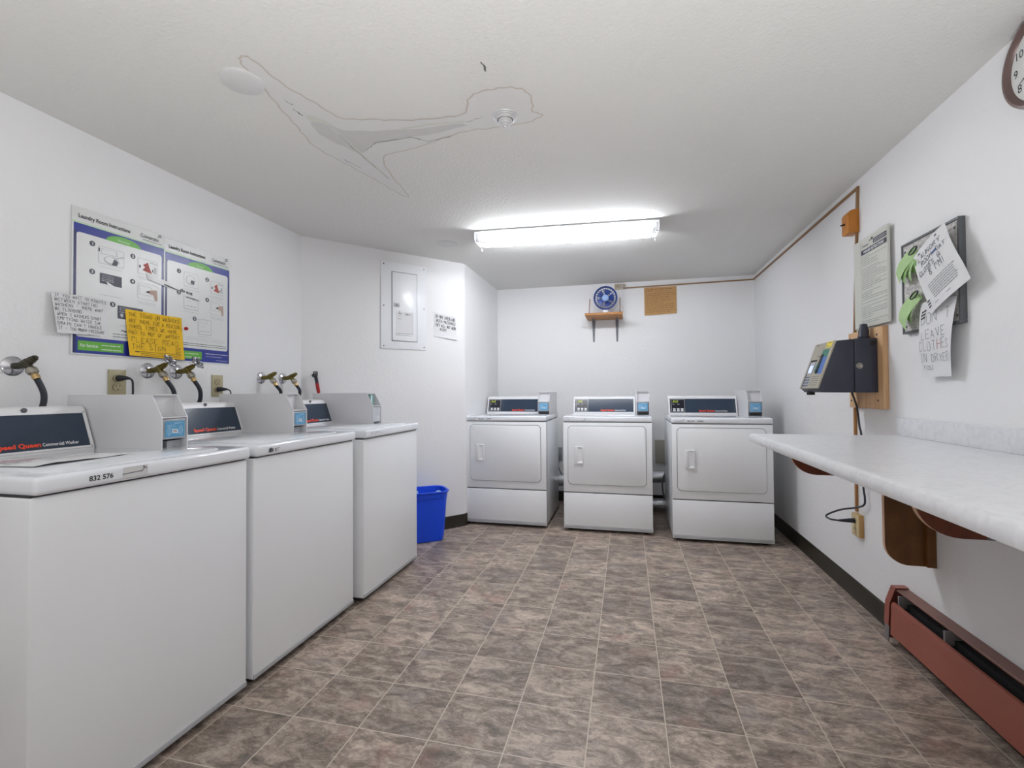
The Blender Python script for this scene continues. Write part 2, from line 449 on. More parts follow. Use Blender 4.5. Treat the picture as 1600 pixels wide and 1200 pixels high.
# angled wall, with the soft rounded outer corner where it turns towards the dryers
pts = [(AX, AY)]
r = 0.07; c = math.tan((PI/2-DA)/2)*r
p0 = (BX-math.cos(DA)*c, BY-math.sin(DA)*c)
cx, cy = p0[0]-nd[0]*r, p0[1]-nd[1]*r
for k in range(7):
    a = math.atan2(nd[1], nd[0])*(1-k/6.0); pts.append((cx+r*math.cos(a), cy+r*math.sin(a)))
pts += [(BX, BY+c+0.004), (BX-T, BY+c+0.004), (BX-T-0.05, BY+0.06), (AX-T, AY+0.06)]
struct(MB().prism(pts, 'xy', 0, ZC).build('wall_angled', 'wall_paint'))
struct(MB().box(XD-T, XD, BY+c+0.004, YB+T, 0, ZC).build('wall_return', 'wall_paint', smooth=False))
struct(MB().box(XD, XR+T, YB, YB+T, 0, ZC).build('wall_back', 'wall_paint', smooth=False))
struct(MB().box(XR, XR+T, YF-T, YB, 0, ZC).build('wall_right', 'wall_paint', smooth=False))
struct(MB().box(XL, XR, YF-T, YF, 0, ZC).build('wall_front', 'wall_paint', smooth=False))
# vinyl baseboards with a small cove foot
def base_prof(): return [(0, 0), (0.012, 0), (0.006, 0.012), (0.005, 0.095), (0, 0.1)]
b = MB().prism([(-p[0], p[1]) for p in base_prof()], 'yz', 0, YB-2.47)      # local x along the wall, -y out
struct(at(b.build('baseboard_right', 'baseboard_dark'), (XR, YB, 0), RGT))
struct(at(MB().prism([(-p[0], p[1]) for p in base_prof()], 'yz', 0, XR-XD).build('baseboard_back', 'baseboard_dark'), (XD, YB, 0), 0))
# follows the angled wall, its rounded corner and on along the return wall
path = [(AX, AY)]+[(cx+r*math.cos(math.atan2(nd[1], nd[0])*(1-k/8.0)), cy+r*math.sin(math.atan2(nd[1], nd[0])*(1-k/8.0))) for k in range(9)]+[(BX, YB-0.015)]
b = MB(); pr_ = base_prof(); vs = []
for i, q in enumerate(path):
    a_ = Vector(path[max(i-1, 0)]); c_ = Vector(path[min(i+1, len(path)-1)]); t_ = (c_-a_).normalized(); n_ = Vector((t_.y, -t_.x))
    vs += [(q[0]+n_.x*d, q[1]+n_.y*d, z) for d, z in pr_]
m = len(pr_); b.add(vs, [(i*m+k, i*m+k+1, (i+1)*m+k+1, (i+1)*m+k) for i in range(len(path)-1) for k in range(m-1)])
struct(b.build('baseboard_angled', 'baseboard_dark'))
struct(at(MB().prism([(-p[0], p[1]) for p in base_prof()], 'yz', 0, AY-YF).build('baseboard_left', 'baseboard_dark'), (XL, YF, 0), LFT))

# water-damaged patch on the ceiling: skimmed, stained plaster with a rusty rim, and its cracks
ST = [(-1.207,1.261),(-1.172,1.269),(-1.172,1.37),(-1.162,1.446),(-1.13,1.515),(-1.109,1.607),(-1.085,1.66),(-0.979,1.684),(-0.846,1.729),(-0.681,1.747),(-0.596,1.745),
      (-0.574,1.669),(-0.529,1.626),(-0.443,1.622),(-0.378,1.628),(-0.33,1.67),(-0.329,1.745),(-0.345,1.80),(-0.293,1.822),(-0.36,1.868),(-0.512,1.872),(-0.626,1.86),(-0.735,1.886),
      (-0.882,1.934),(-1.001,1.954),(-1.071,1.958),(-1.113,2.035),(-1.14,2.2),(-1.152,2.366),(-1.174,2.437),(-1.206,2.352),(-1.228,2.245),(-1.24,2.174),(-1.266,2.091),(-1.284,2.002),
      (-1.315,1.906),(-1.337,1.808),(-1.313,1.703),(-1.294,1.623),(-1.284,1.548),(-1.259,1.455),(-1.242,1.346),(-1.227,1.282)]
def smooth_loop(p, n=3):
    for _ in range(n):
        q = []
        for i in range(len(p)):
            a, b_ = p[i], p[(i+1) % len(p)]
            q += [(a[0]*.75+b_[0]*.25, a[1]*.75+b_[1]*.25), (a[0]*.25+b_[0]*.75, a[1]*.25+b_[1]*.75)]
        p = q
    return p
def inset(p, d):
    out = []; n = len(p)
    ar = sum(p[i][0]*p[(i+1) % n][1]-p[(i+1) % n][0]*p[i][1] for i in range(n)); sg = 1 if ar > 0 else -1
    for i in range(n):
        a = Vector(p[i-1]); b_ = Vector(p[(i+1) % n]); t = (b_-a)
        if t.length < 1e-9: out.append(p[i]); continue
        t.normalize(); out.append((p[i][0]-t.y*d*sg, p[i][1]+t.x*d*sg))
    return out
SL = smooth_loop(ST, 2)
SL = [(x+0.003*math.sin(i*1.7), y+0.004*math.sin(i*2.3)) for i, (x, y) in enumerate(SL)]
SI = inset(SL, 0.006)
b = MB(); n = len(SL)
b.add([(x, y, ZC-0.0006) for x, y in SL]+[(x, y, ZC-0.0008) for x, y in SI], [(i, n+i, n+(i+1) % n, (i+1) % n) for i in range(n)])
b.build('stain_rim', 'stain_rim', ceil)
import mathutils.geometry as mg
tess = mg.tessellate_polygon([[Vector((x, y, 0)) for x, y in SI]])
MB().add([(x, y, ZC-0.0007) for x, y in SI], [tuple(t) for t in tess]).build('stained_plaster', 'stain_paint', ceil)
DP = smooth_loop([(-1.235,1.64),(-1.175,1.64),(-1.13,1.74),(-1.03,1.76),(-.893,1.79),(-.62,1.805),(-.62,1.83),(-.85,1.85),(-1.055,1.85),(-1.13,1.90),(-1.165,1.93),(-1.20,1.86),(-1.25,1.75)], 2)
DP = [(x+0.004*math.sin(i*2.1), y+0.005*math.sin(i*1.3)) for i, (x, y) in enumerate(DP)]
MB().add([(x, y, ZC-0.00085) for x, y in DP], [tuple(t) for t in mg.tessellate_polygon([[Vector((x, y, 0)) for x, y in DP]])]).build('damp_plaster', 'damp_plaster', ceil)
b = MB()
def crack(pts, w):
    P = []
    for i in range(len(pts)-1):
        for k in range(6):
            t = k/6; P.append((pts[i][0]*(1-t)+pts[i+1][0]*t+random.uniform(-.003, .003), pts[i][1]*(1-t)+pts[i+1][1]*t+random.uniform(-.004, .004)))
    P.append(pts[-1])
    for i in range(len(P)-1):
        a = Vector(P[i]); c_ = Vector(P[i+1]); d = (c_-a).normalized(); nn = Vector((-d.y, d.x))*w/2*random.uniform(.4, 1.3)
        b.add([(q.x, q.y, ZC-0.0012) for q in (a-nn, a+nn, c_+nn, c_-nn)], [(0, 1, 2, 3)])
crack([(-1.169,1.757),(-1.17,1.932),(-1.171,2.187)], 0.003)
crack([(-1.129,1.901),(-1.055,1.851),(-0.884,1.848),(-0.823,1.897),(-0.715,1.885)], 0.0035)
crack([(-0.614,1.799),(-0.542,1.779)], 0.0025)
crack([(-1.225,1.50),(-1.215,1.53)], 0.003); crack([(-1.233,1.553),(-1.226,1.60)], 0.004)
crack([(-1.27,1.95),(-1.24,2.05)], 0.0025)
crack([(-0.454,1.482),(-0.453,1.528)], 0.007)
b.build('plaster_cracks', 'crack_grey', ceil)
b = MB()
def flat(pts, z=0.001):
    b.add([(x, y, ZC-z) for x, y in pts], [tuple(range(len(pts)))])
flat([(-1.215,1.60),(-1.195,1.605),(-1.16,1.65),(-1.155,1.70),(-1.19,1.66),(-1.225,1.64)])
flat([(-1.172,1.70),(-1.162,1.70),(-1.158,2.18),(-1.168,2.18)])
flat([(-0.89,1.775),(-0.76,1.772),(-0.62,1.79),(-0.62,1.80),(-0.76,1.783),(-0.89,1.788)])
b.build('peeling_paint', 'paper_cream', ceil)

# ---------------------------------------------------------------- fluorescent ceiling light
def ceiling_light(loc, rot, label, glow):
    t = thing('fluorescent_light', label, 'ceiling light', loc, rot)
    hw = 0.604; D = 0.115
    b = MB(); b.box(-hw, hw, -D, D, -0.012, 0, bev=0.002)
    b.prism([(-0.045, -0.012), (0.045, -0.012), (0.03, -0.048), (-0.03, -0.048)], 'yz', -hw+0.01, hw-0.01)
    b.build('housing', 'light_metal', t)
    for sg in (-1, 1):
        e = MB(); x0, x1 = (sg*hw, sg*(hw-0.004))
        e.prism([(-D, 0), (D, 0), (D, -0.068), (D-0.018, -0.082), (0.05, -0.066), (-D+0.01, -0.072), (-D, -0.06)], 'yz', x0, x1)
        e.build('end_plate', 'light_metal', t)
        for yy in (-0.068, 0.068):
            l = MB(); l.box(sg*(hw-0.004), sg*(hw-0.026), yy-0.012, yy+0.012, -0.066, -0.012, bev=0.003)
            l.tube([(sg*(hw-0.027), yy, -0.05), (sg*(hw-0.040), yy, -0.05)], 0.0125, 14)
            l.build('lamp_holder', 'plastic_white', t)
    for yy in (-0.068, 0.068):
        u = MB(); u.tube([(-hw+0.038, yy, -0.05), (hw-0.038, yy, -0.05)], 0.0127, 20)
        u.build('fluorescent_tube', glow, t)
    return t
ceiling_light((-0.392, 3.182, ZC), math.radians(3.65), 'long two-tube fluorescent light glowing on the ceiling', 'tube_glow')

# other things on the ceiling
b = MB().lathe([(0.0, -0.012), (0.062, -0.0115), (0.069, -0.008), (0.0705, -0.002), (0.0705, 0)], 48)
tag(at(b.build('ceiling_cover_plate', 'cover_white'), (-1.293, 1.368, ZC)), 'large round white blank cover plate beside the peeling ceiling stain', 'ceiling cover')
b = MB().lathe([(0.0, -0.006), (0.07, -0.006), (0.076, 0)], 40)
tag(at(b.build('ceiling_cover_plate', 'cover_white'), (-1.27, 3.25, ZC)), 'small faint round cover on ceiling left of the fluorescent light', 'ceiling cover')
t = thing('fire_sprinkler', 'stepped silver cone fitting on the ceiling at end of the stain', 'sprinkler', (-0.455, 1.80, ZC))
prof = [(0.052, 0), (0.050, -0.004), (0.044, -0.005), (0.043, -0.009), (0.037, -0.010), (0.036, -0.014), (0.033, -0.015), (0.032, -0.018)]
MB().lathe(prof[::-1]+[], 36).build('escutcheon', 'satin_chrome', t)
prof = [(0.029, -0.018), (0.028, -0.026), (0.023, -0.027), (0.022, -0.034), (0.016, -0.035), (0.015, -0.041), (0.009, -0.042), (0.007, -0.047), (0.0, -0.048)]
MB().lathe(prof[::-1], 30).build('cone', 'satin_chrome', t)

# ---------------------------------------------------------------- washers and dryers (front faces local -y)
def swirl_logo(b, x, z, y, s, mi=0):
    for k in range(3):
        b.ribbon([(x+s*0.1*k, z+s*0.28*k), (x+s*0.5, z+s*0.12+s*0.3*k), (x+s*(1.1-0.1*k), z+s*0.25+s*0.28*k)], y, s*0.12, mi)
def curved_ring(b, cx, cz, r, a0, a1, y, w, mi):
    b.ribbon([(cx+r*math.cos(math.radians(a0+(a1-a0)*k/8)), cz+r*math.sin(math.radians(a0+(a1-a0)*k/8))) for k in range(9)], y, w, mi)

def payment_meter(root, x0, w, yf, z0, W3=False, dryer=False):
    # card payment box: a side-on house shape, hollow front; yf = front, back at 0.68
    b = MB(); th = 0.003; yb = 0.68
    prof = [(yf, z0), (yf, z0+0.115), (yf+0.047, z0+0.197), (yb, z0+0.199), (yb, z0)]
    b.prism(prof, 'yz', x0, x0+th); b.prism(prof, 'yz', x0+w-th, x0+w)
    b.box(x0+th, x0+w-th, yf+0.047, yb, z0+0.195, z0+0.199)                     # roof
    b.box(x0+th, x0+w-th, yb-th, yb, z0, z0+0.195)                              # back
    b.box(x0+th, x0+w-th, yf+0.001, yf+0.12, z0, z0+th)                        # floor
    # recess behind the slanted opening
    b.box(x0+th, x0+w-th, yf+0.062, yf+0.065, z0+th, z0+0.195)
    b.box(x0+th, x0+w-th, yf+0.001, yf+0.062, z0+0.112, z0+0.116)               # ledge between the two openings
    m = b.build('payment_meter', 'meter_white', root)
    f = MB()
    x1, x2 = x0+th+0.001, x0+w-th-0.001
    if W3:
        g = MB(); cxm = (x1+x2)/2
        g.box(cxm-0.028, cxm+0.022, yf+0.036, yf+0.061, z0+0.118, z0+0.190, bev=0.003)
        g.build('green_tag_reader', 'tag_green', m)
        g = MB(); g.box(cxm-0.024, cxm-0.008, yf+0.033, yf+0.0365, z0+0.126, z0+0.184); g.build('reader_label', 'reader_pale', m)
        g = MB(); g.box(x1, x2, yf+0.006, yf+0.010, z0+0.012, z0+0.108); g.build('blank_panel', 'poster_grey', m)
        return m
    zc0, zc1 = z0+0.036, z0+0.110
    if dryer:
        f.box(x1, x2, yf-0.003, yf+0.02, z0+0.006, z0+0.110, bev=0.002)
        f.build('reader_housing', 'reader_dark', m)
        f = MB(); f.box(x1+0.004, x2-0.004, yf-0.006, yf+0.001, zc0-0.002, zc1-0.002, bev=0.002); f.build('reader_bezel', 'reader_frame', m)
        f = MB(); f.box(x1+0.012, x2-0.012, yf-0.0045, yf-0.003, z0+0.010, z0+0.024); f.build('card_slot', 'black_rubber', m)
        yl = yf-0.0072; xa, xb, za, zb = x1+0.009, x2-0.009, zc0+0.004, zc1-0.008
    else:
        f.box(x1, x2, yf+0.003, yf+0.03, zc0, zc1-0.001, bev=0.002)
        f.build('reader_bezel', 'reader_frame', m)
        g = MB(); g.box(x1, x2, yf+0.052, yf+0.06, z0+th, zc0); g.build('card_slot', 'reader_dark', m)
        g = MB(); g.box((x1+x2)/2-0.006, x2, yf+0.03, yf+0.05, z0+th, z0+0.028); g.build('return_chute', 'poster_grey', m)
        yl = yf+0.0018; xa, xb, za, zb = x1+0.010, x2-0.007, zc0+0.007, zc1-0.009
    g = MB(); fillquad(g, rrect(xa, xb, za, zb, 0.002, 2), yl, 0)
    cxm, czm = (xa+xb)/2, za+(zb-za)*0.40; s = (xb-xa)/0.075
    q = [(-0.012, 0.007), (-0.0125, -0.008), (0.012, -0.011), (0.0125, 0.004)]
    fillquad(g, [(cxm+p[0]*s, czm+p[1]*s) for p in q][::-1], yl-0.0005, 1)
    q = [(-0.008, 0.003), (-0.008, -0.004), (0.006, -0.006), (0.0065, 0.001)]
    fillquad(g, [(cxm+p[0]*s, czm+p[1]*s) for p in q][::-1], yl-0.0008, 2)
    for k in range(3):
        curved_ring(g, cxm, czm, (0.019+0.005*k)*s, -38, 38, yl-0.0005, 0.0014*s, 1)
        curved_ring(g, cxm, czm, (0.019+0.005*k)*s, 142, 218, yl-0.0005, 0.0014*s, 1)
    bars(g, cxm-0.002, xb-0.010*s, zb-0.008*s, yl-0.0005, 0.0035*s, 1); bars(g, xa+0.006*s, cxm, zb-0.014*s, yl-0.0005, 0.0018*s, 1); bars(g, xa+0.006*s, cxm, zb-0.019*s, yl-0.0005, 0.0018*s, 1)
    g.build('card_reader_label', ['reader_blue', 'reader_pale', 'skin_print'], m)
    return m

def console(root, x0, x1, z0, washer):
    # sloped control panel at the back of the machine
    yb0, yt0, h = 0.53, 0.582, 0.160
    b = MB()
    prof = [(yb0, z0), (yb0+0.004, z0+0.010), (yt0, z0+h-0.016), (yt0+0.006, z0+h-0.004), (yt0+0.018, z0+h), (0.69, z0+h), (0.69, z0)]
    b.prism(prof, 'yz', x0, x1, bev=0.004)
    c_ = b.build('control_console', 'plastic_white', root)
    # frame on the slanted face: local frame (u right, v up the slope)
    sl = Vector((0, yt0-yb0-0.004, h-0.026)); Ls = sl.length; sl.normalize(); nrm = Vector((0, -sl.z, sl.y))
    M = Matrix(((1, 0, 0, x0), (0, nrm.y*-1, sl.y, yb0+0.004), (0, nrm.z*-1, sl.z, z0+0.010), (0, 0, 0, 1)))
    # columns: local x -> world x, local y -> into the machine (-normal), local z -> up the slope
    W = x1-x0
    p = MB(); p.prism(rrect(0.012, W-0.012, 0.006, Ls-0.010, 0.003, 2), 'xz', -0.0015, 0.002, M=M)
    pn = p.build('console_panel', 'console_navy', c_)
    fr = MB()
    for (a, b2, c2, d2) in ((0.006, W-0.006, 0.0, 0.007), (0.006, W-0.006, Ls-0.011, Ls-0.004)): fr.box(a, b2, -0.004, 0.002, c2, d2, M=M)
    for (a, b2) in ((0.004, 0.013), (W-0.013, W-0.004)): fr.box(a, b2, -0.004, 0.002, 0.0, Ls-0.004, M=M)
    fr.build('console_frame', 'plastic_white', c_)
    x = MB(); tx = 0.208 if washer else 0.247
    for word, x_, wd, sz, mi_, bd in (('Speed Queen', tx, 0.121, 0.0205, 0, 0.04), ('Commercial '+('Washer' if washer else 'Dryer'), tx+0.125, 0.109 if washer else 0.098, 0.0165, 1, 0.018)):
        vs, _ = text_geo(word, sz, bd); x.text(word, x_, 0.018, -0.0024, sz, mi_, bold=bd, sx=wd/max(v[0] for v in vs))
    x.v = [tuple(M @ Vector(v)) for v in x.v]; x.build('lettering', ['orange_red', 'ink_white'], c_)
    if washer:
        k = MB(); k.lathe([(0.0, 0), (0.0085, 0), (0.0085, 0.004), (0.006, 0.005), (0.0, 0.005)], 16, M=Tm(x0+W*0.625, yt0+0.002, z0+h-0.010) @ Rm('X', 100))
        k.build('key_lock', 'steel_grey', c_)
    else:
        d = MB(); d.prism(rrect(0.018, 0.135, 0.010, Ls-0.014, 0.002, 2), 'xz', -0.0035, 0.001, M=M)
        dd = d.build('display_module', 'console_black', c_)
        d = MB()
        y = -0.0042
        d.ribbon([(0.024, 0.013), (0.132, 0.013), (0.132, Ls-0.018), (0.024, Ls-0.018), (0.024, 0.013)], y, 0.0016, 0)
        d.text('55:8', 0.034, Ls-0.044, y, 0.026, 1, bold=0.02, shear=0.15)
        for i in range(2): bars(d, 0.034+0.04*i, 0.05+0.04*i, Ls-0.060, y, 0.005, 0)
        for i in range(3):
            for kk in range(2): d.add([(px, y, pz) for px, pz in rrect(0.036+0.032*i, 0.058+0.032*i, 0.020+0.014*kk, 0.030+0.014*kk, 0.002, 2)], [tuple(range(12))], 0)
        d.v = [tuple(M @ Vector(v)) for v in d.v]; d.build('display_markings', ['ink_white', 'led_green_yellow'], c_)
    return c_

def washer(loc, W, label, sticker=None, W3=False, mx=None):
    t = thing('washing_machine', label, 'washing machine', loc, LFT, 'row of top-load washers')
    b = MB()
    b.box(0.002, W-0.002, 0.016, 0.70, 0.028, 0.872, bev=0.007, seg=3)
    cab = b.build('cabinet', 'appliance_white', t)
    s = MB(); s.box(0.006, W-0.006, 0.022, 0.695, 0.870, 0.880); s.build('seam', 'seam_dark', t); s = MB(); s.box(0.03, W-0.03, 0.05, 0.68, 0.005, 0.03); s.build('base_recess', 'seam_dark', t)  # dark fill puts the shade of lid gap and base into colour
    s = MB(); s.box(0.004, W-0.004, 0.014, 0.020, 0.030, 0.048, bev=0.001); s.build('kick_strip', 'poster_grey', cab)
    for xx in (0.05, W-0.05):
        for yy in (0.07, 0.63):
            f = MB(); f.lathe([(0.018, 0), (0.02, 0.006), (0.012, 0.010), (0.009, 0.03)], 12, M=Tm(xx, yy, 0)); f.build('foot', 'black_rubber', t)
    b = MB(); b.box(0, W, 0.0, 0.70, 0.877, 0.922, bev=0.012, seg=4)
    top = b.build('top_panel', 'appliance_top', t)
    # loading lid, slightly raised, with its dished front corner
    b = MB(); b.prism(rrect(0.045, W-0.075, 0.045, 0.505, 0.05, 6), 'xy', 0.918, 0.926, bev=0.0025)
    l = b.build('lid', 'appliance_top', t)
    console(t, 0.015, 0.505, 0.920, True)
    payment_meter(t, 0.512 if mx is None else mx, 0.102, 0.232, 0.922, W3)
    if sticker: sticker(t)
    return t
def st1(t):
    x = MB(); x.text('832 576', 0.118, 0.893, -0.0009, 0.0185, 0, bold=0.02); x.build('number_sticker', 'ink_black', t)
    x = MB(); x.ribbon([(0.205, 0.897), (0.255, 0.899)], -0.0009, 0.003, 0); x.ribbon([(0.256, 0.897), (0.264, 0.905), (0.262, 0.912), (0.272, 0.905)], -0.0009, 0.003, 0)
    fillquad(x, [(0.205, 0.885), (0.275, 0.885), (0.275, 0.915), (0.205, 0.915)], -0.0007, 1); x.build('worn_label', ['ink_grey', 'cover_white'], t)
def st2(t):
    x = MB()
    for k in range(5): x.ribbon([(0.060+0.004*k, 0.888), (0.064+0.004*k, 0.903+0.003*(k % 2)), (0.068+0.004*k, 0.890)], -0.0009, 0.0028, 0)
    x.ribbon([(0.085, 0.889), (0.086, 0.901)], -0.0009, 0.003, 0); x.ribbon([(0.098, 0.891), (0.103, 0.901), (0.096, 0.899), (0.098, 0.890), (0.106, 0.890)], -0.0009, 0.0028, 0); x.ribbon([(0.110, 0.890), (0.113, 0.901), (0.120, 0.903)], -0.0009, 0.0028, 0)
    x.build('handwritten_mark', 'ink_grey', t)
def st3(t):
    x = MB(); scribble(x, 0.05, 0.17, 0.900, -0.0009, 0.014, 0.0016); x.build('handwritten_mark', 'ink_grey', t)
w1 = washer((-1.375, 0.832, 0), 0.672, 'nearest white top-load washer, numbered 832 576 on its edge', st1)
w2 = washer((-1.375, 1.532, 0), 0.685, 'middle white washer of the three along the left wall', st2, mx=0.497)
w3 = washer((-1.348, 2.268, 0), 0.662, 'farthest white washer, green tag in its payment box, next to blue bin', st3, W3=True, mx=0.478)

def dryer(loc, label, kind):
    W = 0.69
    t = thing('clothes_dryer', label, 'clothes dryer', loc, 0, 'white dryers along the back wall')
    b = MB(); b.box(0, W, 0.012, 0.70, 0.03, 0.875, bev=0.004)
    b.box(0, W, 0.0, 0.04, 0.316, 0.874, bev=0.004)
    cab = b.build('cabinet', 'appliance_white', t)
    b = MB(); b.box(0.0, W, 0.0, 0.04, 0.024, 0.309, bev=0.005); lp = b.build('lower_panel', 'appliance_white', t)
    b = MB(); b.box(0.006, W-0.006, -0.0012, 0.004, 0.030, 0.052, bev=0.001); b.build('kick_strip', 'poster_grey', lp)
    s = MB(); s.box(0.004, W-0.004, 0.006, 0.69, 0.872, 0.882); s.build('seam', 'seam_dark', t); s = MB(); s.box(0.004, W-0.004, 0.006, 0.05, 0.300, 0.320); s.build('seam', 'seam_dark', t); s = MB(); s.box(0.03, W-0.03, 0.05, 0.68, 0.005, 0.032); s.build('base_recess', 'seam_dark', t)  # panel gaps and base shaded by dark colour
    for xx in (0.05, W-0.05):
        for yy in (0.07, 0.63):
            f = MB(); f.lathe([(0.018, 0), (0.02, 0.006), (0.012, 0.010), (0.009, 0.03)], 12, M=Tm(xx, yy, 0)); f.build('foot', 'black_rubber', t)
    b = MB(); b.box(-0.001, W+0.001, -0.006, 0.70, 0.879, 0.921, bev=0.010, seg=4); b.build('top_panel', 'appliance_top', t)
    g = MB(); g.prism(rrect(0.0355, 0.6455, 0.3775, 0.8475, 0.034, 6), 'xz', -0.0030, 0.002); g.build('door_gap_shade', 'seam_dark', t)  # dark outline painted as the shade in the door gap
    d = MB(); d.prism(rrect(0.0385, 0.6425, 0.3805, 0.8445, 0.031, 6), 'xz', -0.0075, 0.001, bev=0.0022); dr = d.build('door', 'appliance_white', t)
    # moulded pull: a raised surround with the finger recess on its right side
    h = MB(); yo = -0.0075
    h.box(0.090, 0.117, yo-0.012, yo, 0.545, 0.683, bev=0.004, seg=2)
    h.box(0.152, 0.160, yo-0.012, yo, 0.545, 0.683, bev=0.003)
    h.box(0.112, 0.156, yo-0.012, yo, 0.674, 0.683, bev=0.003)
    h.prism([(yo-0.012, 0.545), (yo, 0.545), (yo, 0.572), (yo-0.012, 0.552)], 'yz', 0.112, 0.156, bev=0.0015)
    h.build('door_handle', 'plastic_white', dr)
    h = MB(); h.prism([(0.115, yo-0.009), (0.154, yo-0.001), (0.154, yo), (0.115, yo)], 'xy', 0.552, 0.676); h.build('finger_recess', 'appliance_white', dr)
    console(t, 0.025, 0.574, 0.918, False)
    payment_meter(t, 0.580, 0.103, 0.228, 0.921, dryer=True)
    x = MB(); y = -0.0068
    if kind in (1, 3):
        x.text('Coinamatic', 0.022, 0.893, y, 0.0125, 1); x.ribbon([(0.026, 0.887), (0.085, 0.887)], y, 0.0014, 1)
        swirl_logo(x, 0.078, 0.901, y, 0.012, 1)
        x.text('832 573' if kind == 1 else '832 578', 0.112, 0.892, y, 0.0145, 0, bold=0.02); x.ribbon([(0.185, 0.897), (0.222, 0.897)], y, 0.005, 0)
    else:
        x.ribbon([(0.03, 0.904), (0.04, 0.892), (0.05, 0.905)], y, 0.002, 1); x.ribbon([(0.155, 0.893), (0.185, 0.893)], y, 0.002, 1); x.ribbon([(0.17, 0.895), (0.175, 0.904), (0.185, 0.906)], y, 0.002, 1)
        x.ribbon([(0.012, 0.912), (0.06, 0.914), (0.09, 0.912)], y, 0.002, 1)
    x.build('number_sticker', ['ink_black', 'ink_grey'], t)
    return t
dryer((-1.330, 3.835, 0), 'left white dryer in the corner, beside the angled wall', 1)
dryer((-0.498, 3.820, 0), 'middle white dryer of three, directly below the fan shelf', 2)
dryer((0.328, 3.726, 0), 'right white dryer, partly behind the end of the countertop', 3)

# paper notice lying on the nearest washer lid
b = MB()
nx, ny = 10, 6
for i in range(nx+1):
    for j in range(ny+1):
        u, v = i/nx, j/ny
        b.v.append((u*0.28, v*0.16+0.02*u, 0.0012+0.006*max(0, math.sin(u*PI*1.3+0.3))*(1-v)*(1-u)+0.0015*math.sin(u*9)**2))
for i in range(nx):
    for j in range(ny):
        a = i*(ny+1)+j; b.f.append((a, a+ny+1, a+ny+2, a+1)); b.m.append(0)
t = thing('paper_notice', 'crumpled white paper notice lying on the nearest washer lid', 'paper', (-1.54, 0.93, 0.9265), math.radians(93))
b.build('sheet', 'paper_white', t)
b = MB(); b.ribbon([(0.02, 0.11), (0.02, 0.14), (0.04, 0.11), (0.04, 0.14)], 0, 0.004); b.ribbon([(0.05, 0.11), (0.05, 0.14), (0.07, 0.14), (0.07, 0.11), (0.05, 0.11)], 0, 0.004)
b.ribbon([(0.10, 0.125), (0.26, 0.118)], 0, 0.006); b.ribbon([(0.10, 0.10), (0.24, 0.095)], 0, 0.004)
b.v = [(x, z, 0.0055) for x, y, z in b.v]; b.build('lettering', 'ink_grey', t)

